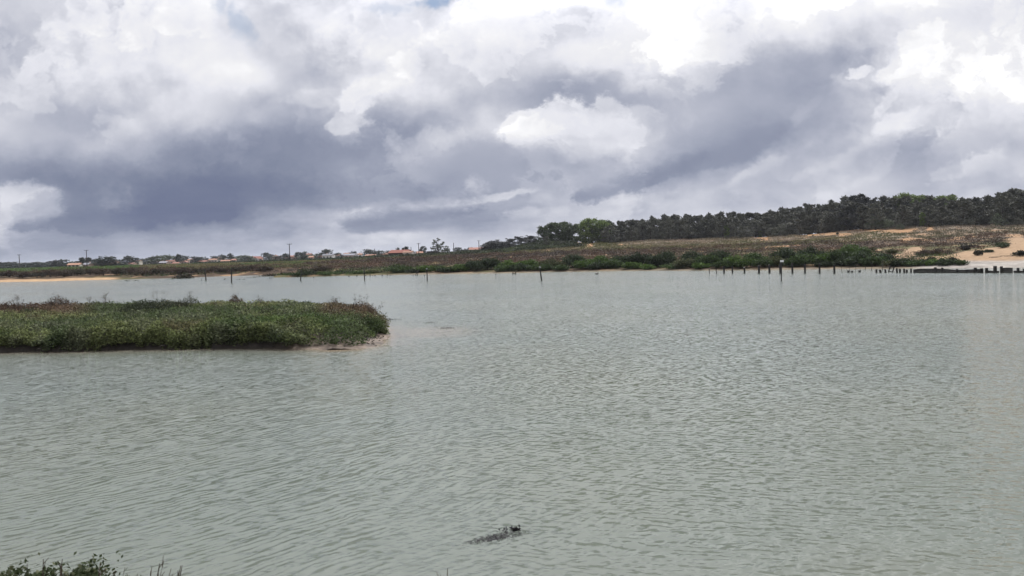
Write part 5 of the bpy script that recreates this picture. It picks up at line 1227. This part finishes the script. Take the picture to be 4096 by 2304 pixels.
def house(px, pr, wpx, hpx, d, roof, wall, label, gable=False, seed=0, chim=True, name='house', pitch=.33, dep=None, win=3):
    """pr: ridge row; hpx: full height in px; wpx: width in px"""
    p = at(px, pr, d); zr = float(p[2]); w = wpx / F * d; rr = random.Random(seed)
    x = float(p[0]); zg = min(gz(x, d), zr - 2.2); zb = max(zg, zr - hpx / F * d - 1.5)
    H_ = zr - zg; dep = dep or max(5.0, min(9.0, w * .7))
    e = empty(name, (x, d, zg)); e.rotation_euler.z = rr.uniform(-.25, .25)
    rise = min(.42 * H_, (w if gable else dep) * .5 * pitch * 1.1); ev = H_ - rise
    m_ = MB(); hw_, hd = w / 2, dep / 2
    if gable:
        m_.add([(-hw_, -hd, -.3), (hw_, -hd, -.3), (hw_, hd, -.3), (-hw_, hd, -.3), (-hw_, -hd, ev), (hw_, -hd, ev), (hw_, hd, ev), (-hw_, hd, ev), (0, -hd, H_ - .06), (0, hd, H_ - .06)],
               [(0, 1, 5, 8, 4), (2, 3, 7, 9, 6), (1, 2, 6, 5), (3, 0, 4, 7), (0, 3, 2, 1)])
    else:
        m_.add([(-hw_, -hd, -.3), (hw_, -hd, -.3), (hw_, hd, -.3), (-hw_, hd, -.3), (-hw_, -hd, ev), (hw_, -hd, ev), (hw_, hd, ev), (-hw_, hd, ev), (-hw_, 0, H_ - .06), (hw_, 0, H_ - .06)],
               [(0, 1, 5, 4), (2, 3, 7, 6), (1, 2, 6, 9, 5), (3, 0, 4, 8, 7), (0, 3, 2, 1)])
    m_.build('wall', WL[wall], e)
    o_ = .35; t_ = .14; rm = MB()
    for s_ in (-1, 1):
        if gable:
            q = [(s_ * (hw_ + o_), -hd - o_, ev - o_ * rise / hw_), (0, -hd - o_, H_), (0, hd + o_, H_), (s_ * (hw_ + o_), hd + o_, ev - o_ * rise / hw_)]
        else:
            q = [(-hw_ - o_, s_ * (hd + o_), ev - o_ * rise / hd), (-hw_ - o_, 0, H_), (hw_ + o_, 0, H_), (hw_ + o_, s_ * (hd + o_), ev - o_ * rise / hd)]
        rm.add(q + [(a_, b_, c_ + t_) for a_, b_, c_ in q], [(0, 1, 2, 3), (7, 6, 5, 4), (0, 4, 5, 1), (1, 5, 6, 2), (2, 6, 7, 3), (3, 7, 4, 0)])
    ro = rm.build('roof', RF[roof], e)
    if chim:
        c = MB(); cx_ = rr.uniform(-.35, .35) * w * (0 if gable else 1); c.box(cx_ - .3, cx_ + .3, .05, .6, H_ - .5, H_ + .75); c.build('chimney', WL['k'], ro)
    for k in range(win):
        wx = -hw_ + w * (k + .5) / win + rr.uniform(-.1, .1) * w / win; ww = min(.6, w / win * .3)
        c = MB(); zb_, zt_ = (ev * .36, min(ev * .36 + 1.25, ev * .86))
        c.box(wx - ww, wx + ww, -hd - .03, -hd + .1, zb_, zt_); c.build('window', M_darkw, e)
    return tag(e, label, 'house' if name == 'house' else name.replace('_', ' '), 'houses of the distant village')
HS = [(300, 1053, 44, 15, 430, 'o', 'p', 0), (352, 1052, 26, 14, 440, 'g', 'k', 0), (463, 1047, 16, 14, 520, 'o', 'p', 1), (519, 1051, 46, 9, 620, 'r', 'k', 0), (554, 1041, 20, 10, 700, 'o', 'p', 0), (607, 1046, 34, 13, 620, 'g', 'p', 0), (638, 1042, 26, 12, 690, 'r', 'k', 0), (657, 1046, 30, 12, 610, 'g', 'k', 0), (684, 1041, 38, 12, 690, 'r', 'k', 0), (706, 1049, 24, 10, 600, 'r', 'p', 0), (712, 1039, 24, 10, 740, 'r', 'p', 0), (740, 1044, 22, 12, 640, 'r', 'k', 1), (766, 1036, 26, 11, 720, 'o', 'p', 0),
      (790, 1037, 28, 11, 700, 'r', 'k', 0), (812, 1042, 40, 11, 620, 'r', 'k', 0), (838, 1037, 24, 11, 720, 'r', 'p', 0), (856, 1035, 34, 12, 690, 'o', 'p', 0), (888, 1030, 28, 10, 740, 'o', 'p', 0), (884, 1039, 14, 13, 640, 'o', 'w', 1), (904, 1040, 34, 12, 610, 'o', 'k', 0), (936, 1036, 16, 10, 660, 'r', 'k', 0), (1004, 1029, 24, 11, 700, 'r', 'k', 0), (1022, 1026, 42, 10, 720, 'b', 'k', 0), (1024, 1034, 16, 8, 640, 'g', 'w', 1), (1040, 1030, 20, 10, 670, 'r', 'k', 0), (1102, 1021, 18, 12, 720, 'r', 'p', 1), (1144, 1028, 16, 9, 640, 'o', 'p', 0), (1172, 1022, 24, 11, 690, 'r', 'k', 0), (1160, 1028, 16, 8, 620, 'r', 'k', 0),
      (1236, 1014, 22, 12, 640, 'r', 'p', 0), (1246, 1024, 16, 9, 560, 'o', 'k', 0), (1289, 1022, 22, 9, 560, 'o', 'k', 0), (1315, 1016, 42, 13, 540, 'g', 'w', 0), (1346, 1017, 26, 10, 560, 'o', 'w', 0), (1374, 1016, 20, 10, 580, 'g', 'p', 0), (1392, 1012, 24, 11, 640, 'o', 'p', 0), (1404, 1015, 46, 13, 560, 'g', 'k', 0), (1424, 1018, 18, 11, 540, 'g', 'w', 1), (1440, 1014, 16, 11, 600, 'o', 'p', 0), (1484, 1018, 40, 8, 540, 'o', 'w', 0), (1532, 1013, 36, 9, 560, 'o', 'k', 0)]
cnm = {'r': 'red roofed', 'o': 'orange roofed', 'g': 'grey roofed', 'b': 'long rust roofed'}; wnm = {'p': 'pale', 'k': 'pinkish', 'w': 'white'}
HSEC = [(200, 'beside the green field before the second telephone pole'), (440, 'between the big dark field trees'), (500, 'past the big dark field trees'), (590, 'in the first cluster of roofs under the pale trees'), (725, 'by the thin cypress trio'), (800, 'in the middle roof cluster'), (870, 'in the bright roof group before the grey green trees'), (930, 'behind the grey green trees'), (1090, 'near the third telephone pole'), (1228, 'between the third telephone pole and the big round tree'), (1300, 'just past the big round tree'), (1385, 'near the white gabled shed'), (1460, 'before the rust red barn')]
def hsec(px):
    s = HSEC[0][1]
    for a, t in HSEC:
        if px >= a: s = t
    return s
hk = [(wnm[q[6]], cnm[q[5]], 'gabled house' if q[7] else 'house', hsec(q[0])) for q in HS]; seen = {}
for k, q in enumerate(HS):
    seen[hk[k]] = seen.get(hk[k], 0) + 1; pre = '' if hk.count(hk[k]) == 1 else nth(seen[hk[k]] - 1) + ' '
    house(q[0], q[1], q[2], q[3], q[4], q[5], q[6], f'{pre}{hk[k][0]} {hk[k][1]} {hk[k][2]} {hk[k][3]}', bool(q[7]), seed=k, chim=k % 3 != 0, win=2 if q[2] < 24 else 3)
house(1602, 1000, 74, 18, 470, 'b', 'd', 'rust red barn with patched sheet roof, biggest roof of the village edge', False, 71, False, 'barn', dep=16, win=0, pitch=.4)
house(1634, 1004, 36, 14, 452, 'o', 'p', 'orange tiled barn annex leaning on the rust red barn', False, 72, False, 'barn', win=1)
house(1652, 1006, 20, 12, 458, 'g', 'p', 'small grey roofed lean-to beside the orange annex', False, 73, False, 'shed', win=1)
house(1676, 1006, 28, 12, 462, 'o', 'p', 'pale orange roofed outbuilding past the grey lean-to', False, 74, False, 'shed', win=1)
house(1912, 990, 66, 13, 440, 'r', 'w', 'white house with wide bright red roof before the umbrella pines', False, 75, False, win=3, dep=10)
# open long shed, white cabin, concrete strip
def long_shed(px0, px1, pt, d):
    a_, b_ = at(px0, pt, d), at(px1, pt, d); x = float((a_[0] + b_[0]) / 2); z = gz(x, d); H_ = float(a_[2]) - z; w = float(b_[0] - a_[0])
    e = empty('open_shed', (x, d, z)); q = MB(); q.box(-w / 2, w / 2, -3, 3, H_ - .18, H_); q.build('roof', M_slate, e)
    q = MB(); q.box(-w / 2 + .2, w / 2 - .2, 2.4, 2.7, -.2, H_ - .19); q.build('back_wall', M_darkb, e)
    for k in range(6):
        q = MB(); xx = -w / 2 + .3 + (w - .6) * k / 5; q.box(xx - .1, xx + .1, -2.9, -2.7, -.3, H_ - .19); q.build('post', M_wood2, e)
    return tag(e, 'long open fronted shed with flat grey roof under the large open crowned tree', 'shed')
long_shed(1703, 1756, 1005, 445)
def cabin(px0, px1, pt, d):
    a_, b_ = at(px0, pt, d), at(px1, pt, d); x = float((a_[0] + b_[0]) / 2); z = gz(x, d); H_ = float(a_[2]) - z; w = float(b_[0] - a_[0])
    e = empty('white_cabin', (x, d, z)); q = MB(); q.box(-w / 2, w / 2, -1.6, 1.6, -.2, H_ - .22); q.build('wall', M_rend3, e)
    q = MB(); q.box(-w / 2 - .2, w / 2 + .2, -1.9, 1.9, H_ - .21, H_); q.build('roof', M_slate, e)
    for xx in (-.2, .28):
        q = MB(); q.box(xx * w - .35, xx * w + .35, -1.64, -1.5, H_ * .4, H_ * .72); q.build('window', M_darkw, e)
    return tag(e, 'white boxy cabin with two dark windows at the end of the long shed', 'cabin')
cabin(1757, 1782, 1006, 440)
def slab(px0, px1, pt, d):
    a_, b_ = at(px0, pt, d), at(px1, pt, d); x = float((a_[0] + b_[0]) / 2); z = gz(x, d); w = float(b_[0] - a_[0]); H_ = max(float(a_[2]) - z, .5)
    e = empty('concrete_shelter', (x, d, z)); q = MB(); q.box(-w / 2, w / 2, -1.2, 1.2, H_ - .22, H_); q.build('roof', M_rend, e)
    q = MB(); q.box(-w / 2 + .4, w / 2 - .4, -.9, .9, -.4, H_ - .23); q.build('wall', M_rend2, e)
    return tag(e, 'low pale concrete slab roof on the green slope below the small pine clump', 'shelter')
slab(2055, 2095, 990, 322)

# ------------------------------------------------------------------ telephone poles
def tele(px, pt, pb, d, arm, label):
    p = at(px, pt, d); x = float(p[0]); z = gz(x, d); H_ = float(p[2]) - z
    e = empty('telephone_pole', (x, d, z)); rr_ = .15 + .00012 * d
    q = MB(); q.tube([(0, 0, -.5), (0, 0, H_ * .5), (0, 0, H_)], [rr_ * 1.15, rr_, rr_ * .8], 8); q.build('pole', M_pole, e)
    if arm > 0:
        q = MB(); q.box(-arm, arm, -.12, .12, H_ - .28, H_ - .12); a_ = q.build('crossarm', M_pole, e)
        for s_ in (-.9, 0, .9):
            q = MB(); q.tube([(s_ * arm, 0, H_ - .12), (s_ * arm, 0, H_ + .16)], [.07, .06], 6); q.build('insulator', M_slate, a_)
    return tag(e, label, 'telephone pole', 'telephone poles across the marsh')
tele(76, 1018, 1076, 415, 1.0, 'dark telephone pole standing by the far dark tree line')
tele(345, 1000, 1065, 392, 1.1, 'telephone pole next to the bright low house')
tele(1157, 975, 1045, 345, 1.1, 'tall telephone pole standing alone in the brown marsh')
tele(1498, 995, 1020, 500, 0, 'short telephone pole beside the dark round village tree')
tele(1584, 992, 1005, 560, 0, 'thin telephone pole behind the rust red barn')
tele(1644, 988, 1008, 520, 0, 'bare telephone pole between rust red barn and taller pole')
tele(1674, 973, 1018, 425, .95, 'taller telephone pole with crossarm in front of the pale outbuilding')
tele(1814, 971, 1006, 430, 0, 'bare telephone pole past the white cabin')
tele(1915, 962, 993, 425, .9, 'telephone pole with crossarm and box before the bright red roof')

# ------------------------------------------------------------------ sea air
HZ = 0.00009
if HZ > 0:
    q = MB(); q.box(-27500, 27500, -27500, 7600, -4.5, 40)
    m, b = new_mat('haze'); pv = b.n('ShaderNodeVolumePrincipled')
    pv.inputs['Color'].default_value = (.86, .90, .97, 1); pv.inputs['Density'].default_value = HZ; pv.inputs['Anisotropy'].default_value = .3
    o_ = b.n('ShaderNodeOutputMaterial'); b.link(pv.outputs[0], o_.inputs['Volume'])
    tag(q.build('haze', m), kind='stuff')
